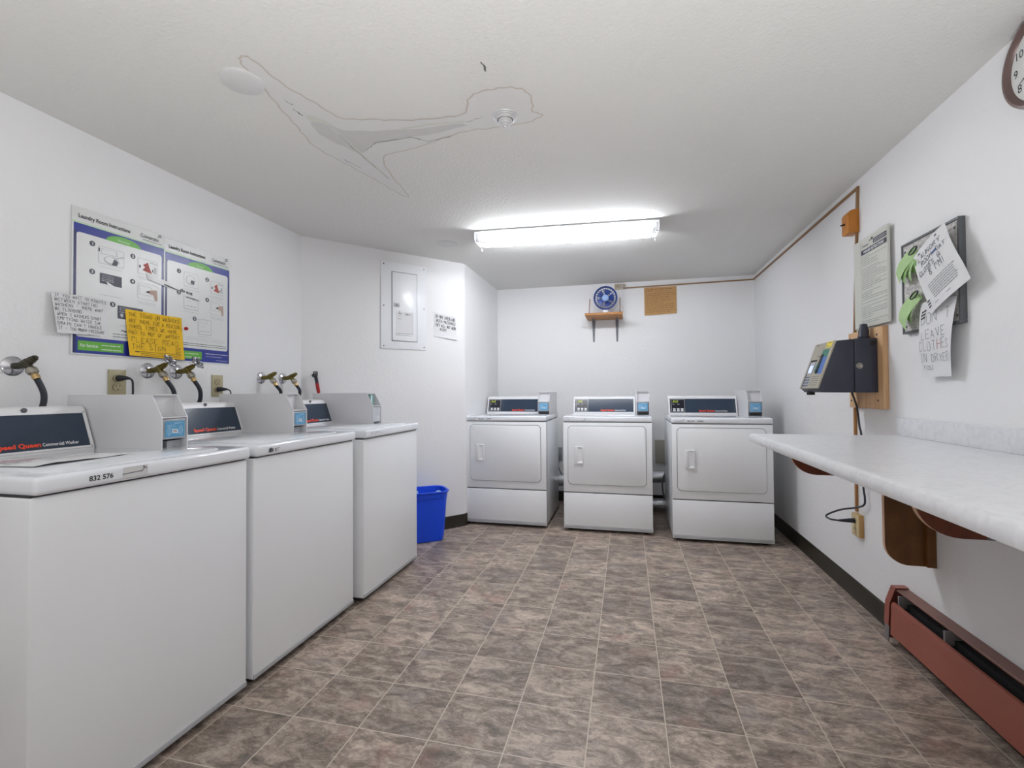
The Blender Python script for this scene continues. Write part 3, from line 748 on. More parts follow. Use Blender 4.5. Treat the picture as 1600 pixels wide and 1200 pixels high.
# ---------------------------------------------------------------- left wall: posters and notes (local x along the wall, -y out)
def img_frame(b, x0, x1, z0, z1, y, mi): fillquad(b, rrect(x0, x1, z0, z1, 0.008, 3), y, mi)
def poster(loc, W, H, label, which):
    t = thing('instruction_poster', label, 'poster', loc, LFT)
    b = MB(); b.box(0, W, -0.004, 0, 0, H); b.build('poster_sheet', 'poster_white', t)
    # indices: 0 blue 1 navy 2 green 3 pale green 4 white 5 dark 6 grey 7 red 8 skin 9 black
    mats = ['poster_blue', 'poster_navy', 'poster_green', 'poster_pale_green', 'poster_white', 'poster_dark', 'poster_grey', 'poster_red', 'skin_print', 'ink_black']
    a = MB(); y = -0.0043
    top = H-0.066
    fillquad(a, [(0.006, 0.006), (W, 0.006), (W, top), (0.006, top)], y, 0)
    fillquad(a, [(0.006, 0.006), (0.016, 0.006), (0.016, top-0.03), (0.006, top-0.03)], y-0.0002, 1)
    fillquad(a, [(W-0.008, 0.006), (W, 0.006), (W, top-0.03), (W-0.008, top-0.03)], y-0.0002, 1)
    fillquad(a, [(0, top), (W, top), (W, top+0.007), (0, top+0.007)], y-0.0002, 3)
    fillquad(a, rrect(0.016, W-0.012, 0.073, top-0.036, 0.012, 4), y-0.0004, 4)
    c0 = W*0.52
    dome = [(c0+0.075*math.cos(PI*k/16), top-0.037+0.031*math.sin(PI*k/16)) for k in range(17)]
    fillquad(a, dome, y-0.0006, 2)
    if which == 0: fillquad(a, rrect(0.024, 0.205, 0.018, 0.058, 0.003, 2), y-0.0006, 2)
    else: fillquad(a, rrect(0.012, 0.212, 0.018, 0.058, 0.003, 2), y-0.0006, 2)
    a.build('poster_print', mats, t)
    x = MB(); y = -0.0052
    x.text('Laundry Room Instructions', 0.022, top+0.024, y, 0.0235, 9, bold=0.02, sx=0.80)
    x.text('Coinamatic', W-0.115, top+0.024, y, 0.027, 9, bold=0.0, sx=0.72); swirl_logo(x, W-0.032, top+0.046, y, 0.018, 9); bars(x, W-0.105, W-0.012, top+0.015, y, 0.0035, 9)
    x.text('Washer' if which == 0 else 'Dryer', c0, top-0.031, y, 0.017, 3, align='c')
    x.text('For Service:', 0.032 if which == 0 else 0.02, 0.033, y, 0.018, 4, bold=0.02, sx=0.8)
    bars(x, 0.115, 0.19, 0.045, y, 0.006, 4); bars(x, 0.115, 0.20, 0.027, y, 0.006, 4)
    if which == 1:
        bars(x, 0.235, W-0.012, 0.051, y, 0.005, 4); bars(x, 0.235, W-0.05, 0.036, y, 0.003, 4); bars(x, 0.30, W-0.012, 0.018, y, 0.003, 4)
    def num(n, cx, cz):
        fillquad(x, [(cx+0.0115*math.cos(2*PI*k/18), cz+0.0115*math.sin(2*PI*k/18)) for k in range(18)], y, 5)
        x.text(str(n), cx, cz-0.0055, y-0.0003, 0.017, 4, bold=0.03, align='c')
    def cap(cx, cz, n=1):
        for k in range(n): bars(x, cx-0.045+0.008*k, cx+0.045-0.008*k, cz-0.008*k, y, 0.0035, 6)
    def pic(kind, x0, x1, z0, z1):
        w_, h_ = x1-x0, z1-z0; q = y-0.0001
        P = lambda u, v: (x0+u*w_, z0+v*h_)
        ell = lambda u, v, a_, b_: [P(u+a_*math.cos(2*PI*k/20), v+b_*math.sin(2*PI*k/20)) for k in range(20)]
        if kind == 'drum':
            img_frame(x, x0, x1, z0, z1, q, 6); img_frame(x, x0+0.002, x1-0.002, z0+0.002, z1-0.002, q-0.0002, 4)
            fillquad(x, [P(.08, .55), P(.75, .6), P(.68, .92), P(.12, .88)], q-0.0004, 6); fillquad(x, [P(.11, .58), P(.70, .63), P(.64, .90), P(.15, .86)], q-0.0006, 4)
            fillquad(x, ell(.5, .28, .30, .26), q-0.0006, 6); fillquad(x, ell(.45, .32, .20, .18), q-0.0008, 4); fillquad(x, [P(.5, .05), P(.7, .05), P(.75, .3), P(.6, .42)], q-0.0010, 5)
            x.ribbon([P(.70, .50), P(.98, .66)], q-0.0009, 0.006, 6); x.ribbon([P(.03, .68), P(.03, .86)], q-0.0009, 0.004, 9)
        elif kind == 'shirt':
            img_frame(x, x0, x1, z0, z1, q, 6); img_frame(x, x0+0.002, x1-0.002, z0+0.002, z1-0.002, q-0.0002, 4)
            fillquad(x, [P(.25, .60), P(.50, .82), P(.55, .60), P(.70, .15), P(.22, .25), P(.36, .48)][::-1], q-0.0006, 7)
            x.ribbon([P(.60, .86), P(.97, .80)], q-0.0007, 0.005, 6); fillquad(x, [P(.80, .2), P(.93, .18), P(.93, .60), P(.80, .62)], q-0.0005, 6); x.ribbon([P(.1, .4), P(.1, .52)], q-0.0007, 0.006, 9); x.ribbon([P(.74, .28), P(.74, .42)], q-0.0007, 0.004, 9)
        elif kind == 'panel':
            fillquad(x, [P(0, .35), P(1, .30), P(1, 1), P(0, 1)], q, 5)
            x.ribbon([P(.12, .88), P(.6, .86), P(.6, .74), P(.12, .76), P(.12, .88)], q-0.0003, 0.0015, 6)
            for k in range(2): bars(x, P(.08, 0)[0], P(.62, 0)[0], P(0, .64-.1*k)[1], q-0.0003, 0.004, 6)
            fillquad(x, [P(.30, .52), P(1, .1), P(.9, -.05), P(.55, .0), P(.38, .2)][::-1], q-0.0004, 4)
        elif kind == 'keys':
            fillquad(x, [P(0, 0), P(1, 0), P(1, 1), P(0, 1)], q, 5); x.ribbon([P(.1, .85), P(.55, .85), P(.55, .68), P(.1, .68), P(.1, .85)], q-0.0003, 0.0015, 6)
            for k in range(4): fillquad(x, ell(.16+.2*k, .28, .06, .14), q-0.0003, 6)
            bars(x, P(.06, 0)[0], P(.9, 0)[0], P(0, .52)[1], q-0.0003, 0.004, 6)
        elif kind == 'hand':
            img_frame(x, x0, x1, z0, z1, q, 6); img_frame(x, x0+0.0015, x1-0.0015, z0+0.0015, z1-0.0015, q-0.0002, 4)
            x.ribbon([P(.08, .85), P(.70, .80), P(.66, .28), P(.10, .30), P(.08, .85)], q-0.0004, 0.0018, 6)
            fillquad(x, [P(.40, .50), P(.66, .66), P(.95, .72), P(1, .1), P(.88, .0), P(.78, .35), P(.58, .42)][::-1], q-0.0006, 8); fillquad(x, [P(.38, .5), P(.55, .58), P(.62, .50), P(.5, .44)][::-1], q-0.0008, 9)
        elif kind == 'door':
            img_frame(x, x0, x1, z0, z1, q, 6); img_frame(x, x0+0.002, x1-0.002, z0+0.002, z1-0.002, q-0.0002, 4)
            fillquad(x, ell(.45, .5, .32, .34), q-0.0004, 6); fillquad(x, ell(.45, .52, .27, .28), q-0.0006, 4); fillquad(x, [P(.42, .3), P(.68, .22), P(.70, .5), P(.5, .52)], q-0.0008, 5)
        elif kind == 'menu':
            img_frame(x, x0, x1, z0, z1, q, 6); img_frame(x, x0+0.003, x1-0.003, z0+0.003, z1-0.003, q-0.0002, 4)
            x.ribbon([P(.15, .88), P(.72, .88), P(.72, .74), P(.15, .74), P(.15, .88)], q-0.0003, 0.0015, 6)
            for k in range(3): bars(x, P(.15+.26*k, 0)[0], P(.33+.26*k, 0)[0], P(0, .22)[1], q-0.0003, 0.008, 6)
            bars(x, P(.2, 0)[0], P(.5, 0)[0], P(0, .52)[1], q-0.0003, 0.004, 6)
    if which == 0:
        num(1, 0.075, 0.470); pic('drum', 0.098, 0.205, 0.395, 0.470); cap(0.15, 0.382)
        num(2, 0.243, 0.463); pic('shirt', 0.265, 0.360, 0.392, 0.465); cap(0.31, 0.378, 2)
        num(3, 0.075, 0.352); pic('panel', 0.105, 0.195, 0.287, 0.355); cap(0.15, 0.262)
        num(4, 0.243, 0.348); pic('hand', 0.265, 0.360, 0.276, 0.350); cap(0.31, 0.262, 2)
        num(5, 0.158, 0.228); pic('keys', 0.178, 0.290, 0.170, 0.228); cap(0.235, 0.140)
        x.text('Please note:', 0.195, 0.112, y, 0.014, 9, bold=0.02); bars(x, 0.16, 0.34, 0.100, y, 0.0045, 9); bars(x, 0.16, 0.34, 0.088, y, 0.0045, 9)
    else:
        num(1, 0.078, 0.455); pic('door', 0.105, 0.190, 0.385, 0.460); cap(0.15, 0.372)
        num(2, 0.243, 0.448); pic('shirt', 0.265, 0.345, 0.378, 0.450); cap(0.305, 0.365, 2)
        num(3, 0.078, 0.348); pic('menu', 0.105, 0.190, 0.270, 0.350); cap(0.15, 0.258)
        num(4, 0.243, 0.340); pic('hand', 0.262, 0.348, 0.266, 0.345); cap(0.305, 0.252, 2)
        num(5, 0.168, 0.228); pic('menu', 0.188, 0.270, 0.150, 0.232); cap(0.23, 0.140)
        for k in range(2): bars(x, 0.12, 0.36, 0.128-0.010*k, y, 0.003, 6)
        for k in range(2): bars(x, 0.05, W-0.02, 0.098-0.010*k, y, 0.0045, 9)
    x.build('lettering', mats, t)
    return t
poster((XL+0.001, 1.433, 1.287), 0.392, 0.606, 'left blue-bordered laundry instruction poster, washer steps', 0)
poster((XL+0.001, 1.826, 1.285), 0.388, 0.598, 'right blue-bordered laundry instruction poster, dryer steps', 1)

def sheet(name, mats, pts, y_fn, nx=14, nz=14, parent=None):
    # paper surface between four corners (tl, tr, br, bl), bulging by y_fn(u, v) away from the wall
    b = MB(); tl, tr, br, bl = pts
    for k in (0, 1):
        for i in range(nx+1):
            for j in range(nz+1):
                u, v = i/nx, j/nz
                x = (tl[0]*(1-u)+tr[0]*u)*(1-v)+(bl[0]*(1-u)+br[0]*u)*v; z = (tl[1]*(1-u)+tr[1]*u)*(1-v)+(bl[1]*(1-u)+br[1]*u)*v
                b.v.append((x, -y_fn(u, v)+0.0003*k, z))
    S = (nx+1)*(nz+1)
    for i in range(nx):
        for j in range(nz):
            a = i*(nz+1)+j; b.f.append((a, a+1, a+nz+2, a+nz+1)); b.m.append(0)
            b.f.append(tuple(S+q for q in (a, a+nz+1, a+nz+2, a+1))); b.m.append(0)
    return b.build(name, mats, parent)
def conform(b, pts, y_fn, lift=0.0011):
    # lay flat ink (x, z) onto the bulged sheet
    tl, tr, br, bl = [Vector(p) for p in pts]
    out = []
    for x, y, z in b.v:
        u, v = 0.5, 0.5; p = Vector((x, z))
        for _ in range(8):
            q = (tl*(1-u)+tr*u)*(1-v)+(bl*(1-u)+br*u)*v; e = p-q
            du = (tr-tl)*(1-v)+(br-bl)*v; dv = (bl-tl)*(1-u)+(br-tr)*u; det = du.x*dv.y-du.y*dv.x
            u += (e.x*dv.y-e.y*dv.x)/det; v += (du.x*e.y-du.y*e.x)/det
        u = min(1, max(0, u)); v = min(1, max(0, v)); out.append((x, -y_fn(u, v)-lift+y, z))
    b.v = out; return b

# white handwritten note overlapping the left poster
t = thing('handwritten_note', 'white handwritten note overlapping the lower left of the left poster', 'note', (XL, 1.36, 1.36), LFT)
P = [(0.0, 0.166), (0.218, 0.168), (0.208, 0.014), (0.012, 0.004)]
yf = lambda u, v: 0.010+0.018*(1-u)**2*v+0.004*math.sin(u*5)
sheet('sheet', 'paper_white', P, yf, parent=t)
b = MB()
L_ = ['IF YOU WAIT 20 MINUTES', 'BETWEEN STARTING', 'WASHERS - THERE WONT', 'BE FLOODING', 'WHEN 3 WASHERS START', 'EMPTYING WATER THE', "DRAIN CAN'T HANDLE", 'IT - TOO MUCH PRESSURE']
wd = [0.195, 0.16, 0.185, 0.095, 0.175, 0.175, 0.18, 0.19]
for k, s in enumerate(L_): hand(b, s, 0.010+(0.006 if k > 3 else 0), 0.150-0.0185*k, 0.010+wd[k], 0.150-0.0185*k, 0, 0.0115, 0.0011)
b.ribbon([(0.085, 0.027), (0.12, 0.026)], 0, 0.001); b.ribbon([(0.13, 0.011), (0.18, 0.009)], 0, 0.001)
conform(b, P, yf).build('lettering', 'ink_black', t)
# yellow note
t = thing('handwritten_note', 'bright yellow handwritten note over the joint of the two posters', 'note', (XL, 1.645, 1.29), LFT)
P = [(-0.003, 0.214), (0.272, 0.214), (0.281, 0.003), (0.010, 0.007)]
yf = lambda u, v: 0.008+0.010*v**2+0.002*math.sin(u*7+v)
sheet('sheet', 'paper_yellow', P, yf, parent=t)
b = MB()
for k, (s, x1, h) in enumerate([('THE SIGNS ON WASHERS', 0.262, 0.017), ('ARE THERE FOR A REASON', 0.262, 0.017), ('THREE TIMES WE HAVE', 0.25, 0.016), ('HAD TO MOP UP WATER!', 0.262, 0.016), ('PLEASE READ', 0.258, 0.023), ('THE SIGN', 0.19, 0.023)]):
    z = [0.186, 0.158, 0.132, 0.106, 0.070, 0.040][k]; hand(b, s, 0.012+(0.01 if k > 3 else 0), z, x1, z-0.002, 0, h, 0.0014)
for k in range(3): bars(b, 0.06, 0.26, 0.028-0.008*k, 0, 0.003)
b.ribbon([(0.035, 0.026), (0.055, 0.026)], 0, 0.004, 1)
for k in range(6): bars(b, 0.235, 0.262, 0.060-0.007*k, 0, 0.003)
conform(b, P, yf).build('lettering', ['ink_brown', 'ink_black'], t)
# torn strip with printed words, taped across both posters
t = thing('paper_strip', 'torn white strip reading do not, taped across both posters', 'paper', (XL, 1.745, 1.62), LFT)
P = [(-0.01, 0.070), (0.285, 0.018), (0.285, -0.012), (0.0, 0.040)]
yf = lambda u, v: 0.0075+0.003*math.sin(u*9)
sheet('sheet', 'poster_white', P, yf, nx=20, nz=4, parent=t)
b = MB(); b.text('do not', 0.165, 0.020, 0, 0.024, 0, bold=0.03, rot=-0.17); b.ribbon([(0.08, 0.034), (0.15, 0.022)], 0, 0.005, 0); b.ribbon([(0.20, -0.004), (0.27, -0.010)], 0, 0.004, 1)
conform(b, P, yf).build('lettering', ['ink_black', 'ink_grey'], t)
b = MB().lathe([(0.0, 0.012), (0.008, 0.009), (0.009, 0.0), (0, 0)], 12, M=Rm('X', 90))
tag(at(b.build('push_pin', 'tool_red'), (XL+0.022, 1.928, 1.452), LFT), 'small red pin at the right edge of the yellow note', 'pin')

# ---------------------------------------------------------------- water valves with hoses, left wall
def valve(y0, z0, label, handle, finish, hose, scale=1.0, group=None):
    t = thing('water_valve', label, 'water valve', (XL, y0, z0), LFT, group)
    b = MB(); b.lathe([(0.0, 0.010), (0.012, 0.012), (0.016, 0.010), (0.030, 0.007), (0.036, 0.002), (0.036, 0)], 32, M=Rm('X', 90)); b.build('flange', 'chrome', t)
    # outlet body rises away from the wall, then the stem
    b = MB(); b.tube([(0, 0, 0), (0.003, -0.030, 0.001), (0.006, -0.052, 0.006)], [0.012, 0.0125, 0.014], 14)
    b.tube([(0.005, -0.046, 0.004), (0.008, -0.066, 0.014), (0.0085, -0.068, 0.015), (0.0105, -0.082, 0.023), (0.0107, -0.083, 0.0235), (0.0125, -0.092, 0.029)], [0.0145, 0.0160, 0.0135, 0.0135, 0.0115, 0.0110], 8)
    b.tube([(0.006, -0.058, 0.008), (0.010, -0.072, -0.010)], [0.0135, 0.012], 12)
    b.tube([(0.0125, -0.090, 0.0275), (0.0155, -0.108, 0.040)] if handle else [(0.0125, -0.089, 0.027), (0.0135, -0.097, 0.032)], [0.0045, 0.0045] if handle else [0.0075, 0.0070], 8)
    bd = b.build('valve_body', finish, t)
    if handle:
        h = MB(); M = Matrix.Translation((0.0165, -0.113, 0.045)) @ Matrix.Rotation(math.radians(55), 4, 'X') @ Matrix.Rotation(math.radians(12), 4, 'Y')
        ring = [((0.021+0.004*math.cos(k*2*PI/6*1.0*1))*math.cos(k*2*PI/36), (0.021+0.004*math.cos(6*k*2*PI/36))*math.sin(k*2*PI/36), 0) for k in range(36)]
        ring = [((0.0215+0.0045*math.cos(6*k*2*PI/36))*math.cos(k*2*PI/36), (0.0215+0.0045*math.cos(6*k*2*PI/36))*math.sin(k*2*PI/36), 0) for k in range(36)]
        h.tube(ring, 0.0032, 8, M=M, closed=True)
        for k in range(3): a = k*PI/3; h.tube([(-0.024*math.cos(a), -0.024*math.sin(a), 0), (0.024*math.cos(a), 0.024*math.sin(a), 0)], 0.0025, 6, M=M)
        h.lathe([(0.0, 0.006), (0.006, 0.005), (0.007, -0.004), (0, -0.004)], 12, M=M)
        h.v = [tuple(Vector((0.0165, -0.113, 0.045))+(Vector(v)-Vector((0.0165, -0.113, 0.045)))*1.28) for v in h.v]; h.build('round_handle', 'wheel_metal', t)
    c_ = MB(); a, b2, c3 = Vector((0.010, -0.072, -0.008)), Vector((0.015, -0.084, -0.030)), Vector((0.019, -0.092, -0.048))
    c_.tube([a, a.lerp(b2, 0.2), a.lerp(b2, 0.8), b2], [0.014, 0.0175, 0.0175, 0.013], 10); c_.build('hose_coupling', 'nickel', t)
    c_ = MB(); c_.tube([b2, b2.lerp(c3, 0.5), c3], [0.0105, 0.0125, 0.0115], 14); c_.build('brass_ferrule', 'brass', t)
    h = MB(); pts = [c3]+[Vector(p) for p in hose]; P2 = []
    for i in range(len(pts)-1):
        p0_, p1, p2, p3 = pts[max(i-1, 0)], pts[i], pts[i+1], pts[min(i+2, len(pts)-1)]
        for k in range(6):
            q = k/6; P2.append(0.5*((2*p1)+(p2-p0_)*q+(2*p0_-5*p1+4*p2-p3)*q*q+(3*p1-p0_-3*p2+p3)*q**3))
    P2.append(pts[-1]); h.tube(P2, 0.0098, 14); h.build('hose', 'hose_black', t)
    return t
valve(1.250, 1.228, 'water valve without handle above the nearest washer, at left picture edge', False, 'dark_bronze', [(0.037, -0.096, -0.100), (0.036, -0.092, -0.150), (0.022, -0.070, -0.21), (0.015, -0.050, -0.34)])
valve(1.752, 1.232, 'left of two water valves with round wheel handles, dark hose', True, 'old_brass', [(0.045, -0.098, -0.090), (0.058, -0.090, -0.130), (0.062, -0.070, -0.20), (0.062, -0.045, -0.34)])
valve(1.898, 1.233, 'right of two water valves with round wheel handles, nearer the almond outlet', True, 'old_brass', [(0.045, -0.096, -0.090), (0.054, -0.088, -0.140), (0.050, -0.065, -0.20), (0.044, -0.045, -0.34)])
valve(2.462, 1.218, 'brass water valve without handle, above the middle washer payment box', False, 'old_brass', [(0.056, -0.092, -0.080), (0.072, -0.080, -0.115), (0.085, -0.060, -0.18), (0.09, -0.045, -0.33)])
valve(2.648, 1.220, 'brass water valve without handle nearest the hanging red tool', False, 'old_brass', [(0.044, -0.094, -0.075), (0.052, -0.088, -0.105), (0.048, -0.065, -0.17), (0.045, -0.045, -0.33)])

# ---------------------------------------------------------------- outlets on the left wall
def outlet(t, w_, h_, pl, plate='almond_plastic', slots='almond_slot', d=0.006, horiz=False):
    b = MB(); b.box(-w_/2, w_/2, -d, 0, -h_/2, h_/2, bev=0.0018); pt = b.build('cover_plate', plate, t)
    for k, (ox, oz) in enumerate(((0, h_*0.17), (0, -h_*0.17)) if not horiz else ((-w_*0.2, 0), (w_*0.2, 0))):
        b = MB(); r_ = min(w_, h_)*0.27
        prof = [(ox+r_*math.cos(a_), oz+r_*0.8*max(-0.86, min(0.86, math.sin(a_)))) for a_ in [2*PI*q/28 for q in range(28)]]
        b.prism([(ox+(p[0]-ox)*1.09, oz+(p[1]-oz)*1.09) for p in prof], 'xz', -d-0.0006, -d+0.001, 1); b.prism(prof, 'xz', -d-0.0022, -d, 0)
        if k != pl:
            for sx_ in (-1, 1): b.box(ox+sx_*r_*0.4-0.0012, ox+sx_*r_*0.4+0.0012, -d-0.0027, -d-0.0015, oz, oz+r_*0.45, 1)
            b.prism([(ox+0.0028*math.cos(q), oz-r_*0.42+0.0028*math.sin(q)) for q in [2*PI*i/10 for i in range(10)]], 'xz', -d-0.0027, -d-0.0015, 1)
        b.build('receptacle', [plate, slots], pt)
    b = MB(); b.lathe([(0.0, 0.0012), (0.003, 0.0008), (0.0032, 0)], 10, M=Tm(0, -d, 0) @ Rm('X', 90)); b.build('screw', 'nickel', pt)
def cord(loc, pts, r, plug_pts, pr, rot, m='tool_black', owner=None):
    pts = [Vector(p) for p in pts]; P2 = []
    for i in range(len(pts)-1):
        p0_, p1, p2, p3 = pts[max(i-1, 0)], pts[i], pts[i+1], pts[min(i+2, len(pts)-1)]
        for k in range(6):
            q = k/6; P2.append(0.5*((2*p1)+(p2-p0_)*q+(2*p0_-5*p1+4*p2-p3)*q*q+(3*p1-p0_-3*p2+p3)*q**3))
    P2.append(pts[-1]); o = MB().tube(P2, r, 8).build('power_cord', m); o.parent = owner
    W_ = Matrix.Translation(loc) @ Matrix.Rotation(rot, 4, 'Z'); Wp = Matrix.Translation(owner.location) @ Matrix.Rotation(owner.rotation_euler.z, 4, 'Z')
    o.matrix_local = Wp.inverted() @ W_
    MB().tube(plug_pts, pr, 12).build('plug', m, o)
    return o
t = thing('wall_outlet', 'almond wall outlet with plug in its upper socket, below the yellow note', 'outlet', (XL, 1.614, 1.173), LFT); outlet(t, 0.074, 0.115, 0)
cord((XL, 1.614, 1.193), [(0.014, -0.052, 0.0), (0.022, -0.060, -0.012), (0.026, -0.058, -0.045), (0.028, -0.055, -0.08), (0.030, -0.045, -0.25)], 0.004, [(0, -0.0083, 0), (0.002, -0.030, 0.001), (0.010, -0.042, 0.001), (0.016, -0.053, -0.001)], [0.013, 0.012, 0.008, 0.005], LFT, owner=w1)
t = thing('wall_outlet', 'almond wall outlet with plug in its lower socket, above the middle washer', 'outlet', (XL, 2.138, 1.166), LFT); outlet(t, 0.070, 0.118, 1)
cord((XL, 2.138, 1.146), [(0.014, -0.052, 0.001), (0.030, -0.060, -0.010), (0.036, -0.058, -0.05), (0.036, -0.052, -0.10), (0.036, -0.045, -0.22)], 0.0035, [(0, -0.0083, 0), (0.002, -0.030, 0.001), (0.010, -0.042, 0.001), (0.016, -0.053, 0.001)], [0.013, 0.012, 0.008, 0.005], LFT, owner=w2)

# red and black tool hanging on a hook, angled wall
def on_diag(u, z): return (AX+math.cos(DA)*u, AY+math.sin(DA)*u, z)
b = MB(); b.lathe([(0, 0.006), (0.010, 0.006), (0.013, 0.0)], 16, M=Rm('X', 90)); b.tube([(0, 0, 0), (0, -0.040, 0.0), (0, -0.056, 0.003), (0, -0.060, 0.016)], 0.0042, 8)
tag(at(b.build('wall_hook', 'tool_black'), on_diag(0.082, 1.247), DA), 'small dark wall hook holding the red and black tool', 'hook')
t = thing('hand_tool', 'red and black handled tool hanging from the hook behind farthest washer', 'tool', on_diag(0.082, 1.247), DA)
b = MB(); b.box(-0.014, 0.014, -0.058, -0.046, -0.006, 0.000, bev=0.002); b.box(-0.014, -0.007, -0.058, -0.046, -0.006, 0.026, bev=0.002); b.box(0.007, 0.014, -0.058, -0.046, -0.006, 0.026, bev=0.002); b.box(-0.014, 0.014, -0.058, -0.046, 0.020, 0.026, bev=0.002)
b.tube([(0, -0.052, -0.003), (0.006, -0.052, -0.03), (0.010, -0.052, -0.058)], [0.012, 0.0115, 0.011], 12); b.build('handle', 'tool_black', t)
b = MB(); b.tube([(0.010, -0.052, -0.056), (0.016, -0.052, -0.09), (0.021, -0.052, -0.122), (0.022, -0.052, -0.126)], [0.0115, 0.012, 0.0115, 0.007], 12); b.build('grip', 'tool_red', t)
b = MB(); b.tube([(0.022, -0.052, -0.124), (0.030, -0.052, -0.24)], [0.003, 0.0022], 8); b.build('shaft', 'steel_grey', t)

# breaker panel, its cards and the note beside it
t = thing('breaker_panel', 'white flush electrical breaker panel on the angled wall', 'breaker panel', on_diag(0.561, 1.460), DA)
b = MB(); b.box(0, 0.376, -0.010, 0, 0, 0.672, bev=0.003); b.build('cover', 'appliance_white', t)
b = MB()
for sx_ in (0.022, 0.354):
    for sz in (0.022, 0.33, 0.650): b.lathe([(0.0, 0.002), (0.005, 0.0015), (0.0055, 0)], 10, M=Tm(sx_, -0.010, sz) @ Rm('X', 90))
b.build('screws', 'steel_grey', t)['kind'] = 'stuff'
b = MB(); b.prism(rrect(0.084, 0.296, 0.060, 0.600, 0.004, 2), 'xz', -0.0105, -0.009); b.build('door_gap', 'seam_dark', t)
b = MB(); b.box(0.088, 0.292, -0.0165, -0.009, 0.064, 0.596, bev=0.003); dr = b.build('door', 'appliance_white', t)
b = MB(); b.box(0.098, 0.146, -0.019, -0.0155, 0.325, 0.355, bev=0.001, mi=0); b.box(0.118, 0.130, -0.022, -0.018, 0.331, 0.349, bev=0.001, mi=1); b.build('latch', ['poster_grey', 'steel_grey'], dr)
b = MB(); b.box(0.115, 0.255, -0.0172, -0.016, 0.120, 0.292, mi=0)
b.ribbon([(0.115, 0.120), (0.255, 0.120)], -0.0175, 0.003, 1); b.ribbon([(0.115, 0.108), (0.250, 0.106)], -0.0175, 0.002, 1); b.ribbon([(0.255, 0.120), (0.255, 0.292)], -0.0175, 0.0015, 1)
b.ribbon([(0.138, 0.278), (0.158, 0.277)], -0.0175, 0.006, 2); scribble(b, 0.185, 0.240, 0.274, -0.0175, 0.008, 0.003, 2); scribble(b, 0.195, 0.235, 0.264, -0.0175, 0.006, 0.002, 2); b.ribbon([(0.147, 0.285), (0.148, 0.298)], -0.0175, 0.004, 1)
b.ribbon([(0.135, 0.258), (0.16, 0.257)], -0.0175, 0.002, 1); b.ribbon([(0.13, 0.235), (0.16, 0.234)], -0.0175, 0.003, 1)
b.build('circuit_card', ['paper_white', 'ink_grey', 'ink_black'], dr)
t = thing('handwritten_note', 'small white note handwritten in black beside the breaker panel', 'note', on_diag(1.008, 1.572), DA)
P = [(0.0, 0.205), (0.195, 0.180), (0.202, -0.012), (0.0, 0.006)]
yf = lambda u, v: 0.004+0.012*v**3*u
sheet('sheet', 'paper_white', P, yf, parent=t)
b = MB(); hand(b, 'DO NOT OVERLOAD', 0.010, 0.165, 0.190, 0.140, 0, 0.022, 0.003); hand(b, 'BOTH MACHINES', 0.018, 0.128, 0.195, 0.106, 0, 0.021, 0.003); hand(b, 'THEY WILL NOT WORK', 0.008, 0.094, 0.198, 0.068, 0, 0.021, 0.003); hand(b, 'RIGHT', 0.050, 0.058, 0.110, 0.050, 0, 0.020, 0.003)
conform(b, P, yf).build('lettering', 'ink_black', t)

# blue bin with crumpled lint paper
t = thing('waste_bin', 'blue plastic waste bin between the farthest washer and the dryers', 'bin', (-1.505, 3.372, 0), math.radians(36))
b = MB(); ns = 40
def ring(hx, hy, z, r=0.045):
    return [(x, y, z) for x, y in rrect(-hx, hx, -hy, hy, r, 9)]
levels = [(0.122, 0.086, 0.004, 0.03), (0.132, 0.094, 0.05, 0.035), (0.150, 0.110, 0.30, 0.045), (0.152, 0.112, 0.325, 0.045), (0.160, 0.120, 0.330, 0.075), (0.164, 0.124, 0.362, 0.08), (0.172, 0.132, 0.368, 0.085), (0.175, 0.135, 0.376, 0.088), (0.168, 0.128, 0.381, 0.082), (0.156, 0.116, 0.378, 0.075), (0.148, 0.108, 0.30, 0.044), (0.118, 0.082, 0.012, 0.03)]
V = []; 
for L in levels: V += ring(*L)
n = len(ring(*levels[0])); F_ = [tuple(range(n))[::-1], tuple(range((len(levels)-1)*n, len(levels)*n))]
for i in range(len(levels)-1):
    for k in range(n): F_.append((i*n+k, i*n+(k+1) % n, (i+1)*n+(k+1) % n, (i+1)*n+k))
b.add(V, F_); b.build('bucket', 'bin_blue', t)
def crumple(loc, r, seed, label):
    rnd = random.Random(seed); bm = bmesh.new(); bmesh.ops.create_icosphere(bm, subdivisions=3, radius=r)
    from mathutils import noise
    for v in bm.verts:
        d = noise.noise(v.co*38+Vector((seed*3.1, 0, 0)))*0.45+noise.noise(v.co*90+Vector((0, seed, 0)))*0.18; v.co *= 1+d
    q = MB(); q._bm(bm, 0, None); o = q.build('crumpled_paper', 'lint_paper', smooth=False); tag(o, label, 'paper'); at(o, loc, seed); return o
crumple((-1.570, 3.320, 0.315), 0.056, 1, 'larger pale crumpled paper ball in the blue bin, left side')
crumple((-1.432, 3.425, 0.312), 0.048, 5, 'smaller pale crumpled paper in the blue bin, right side')

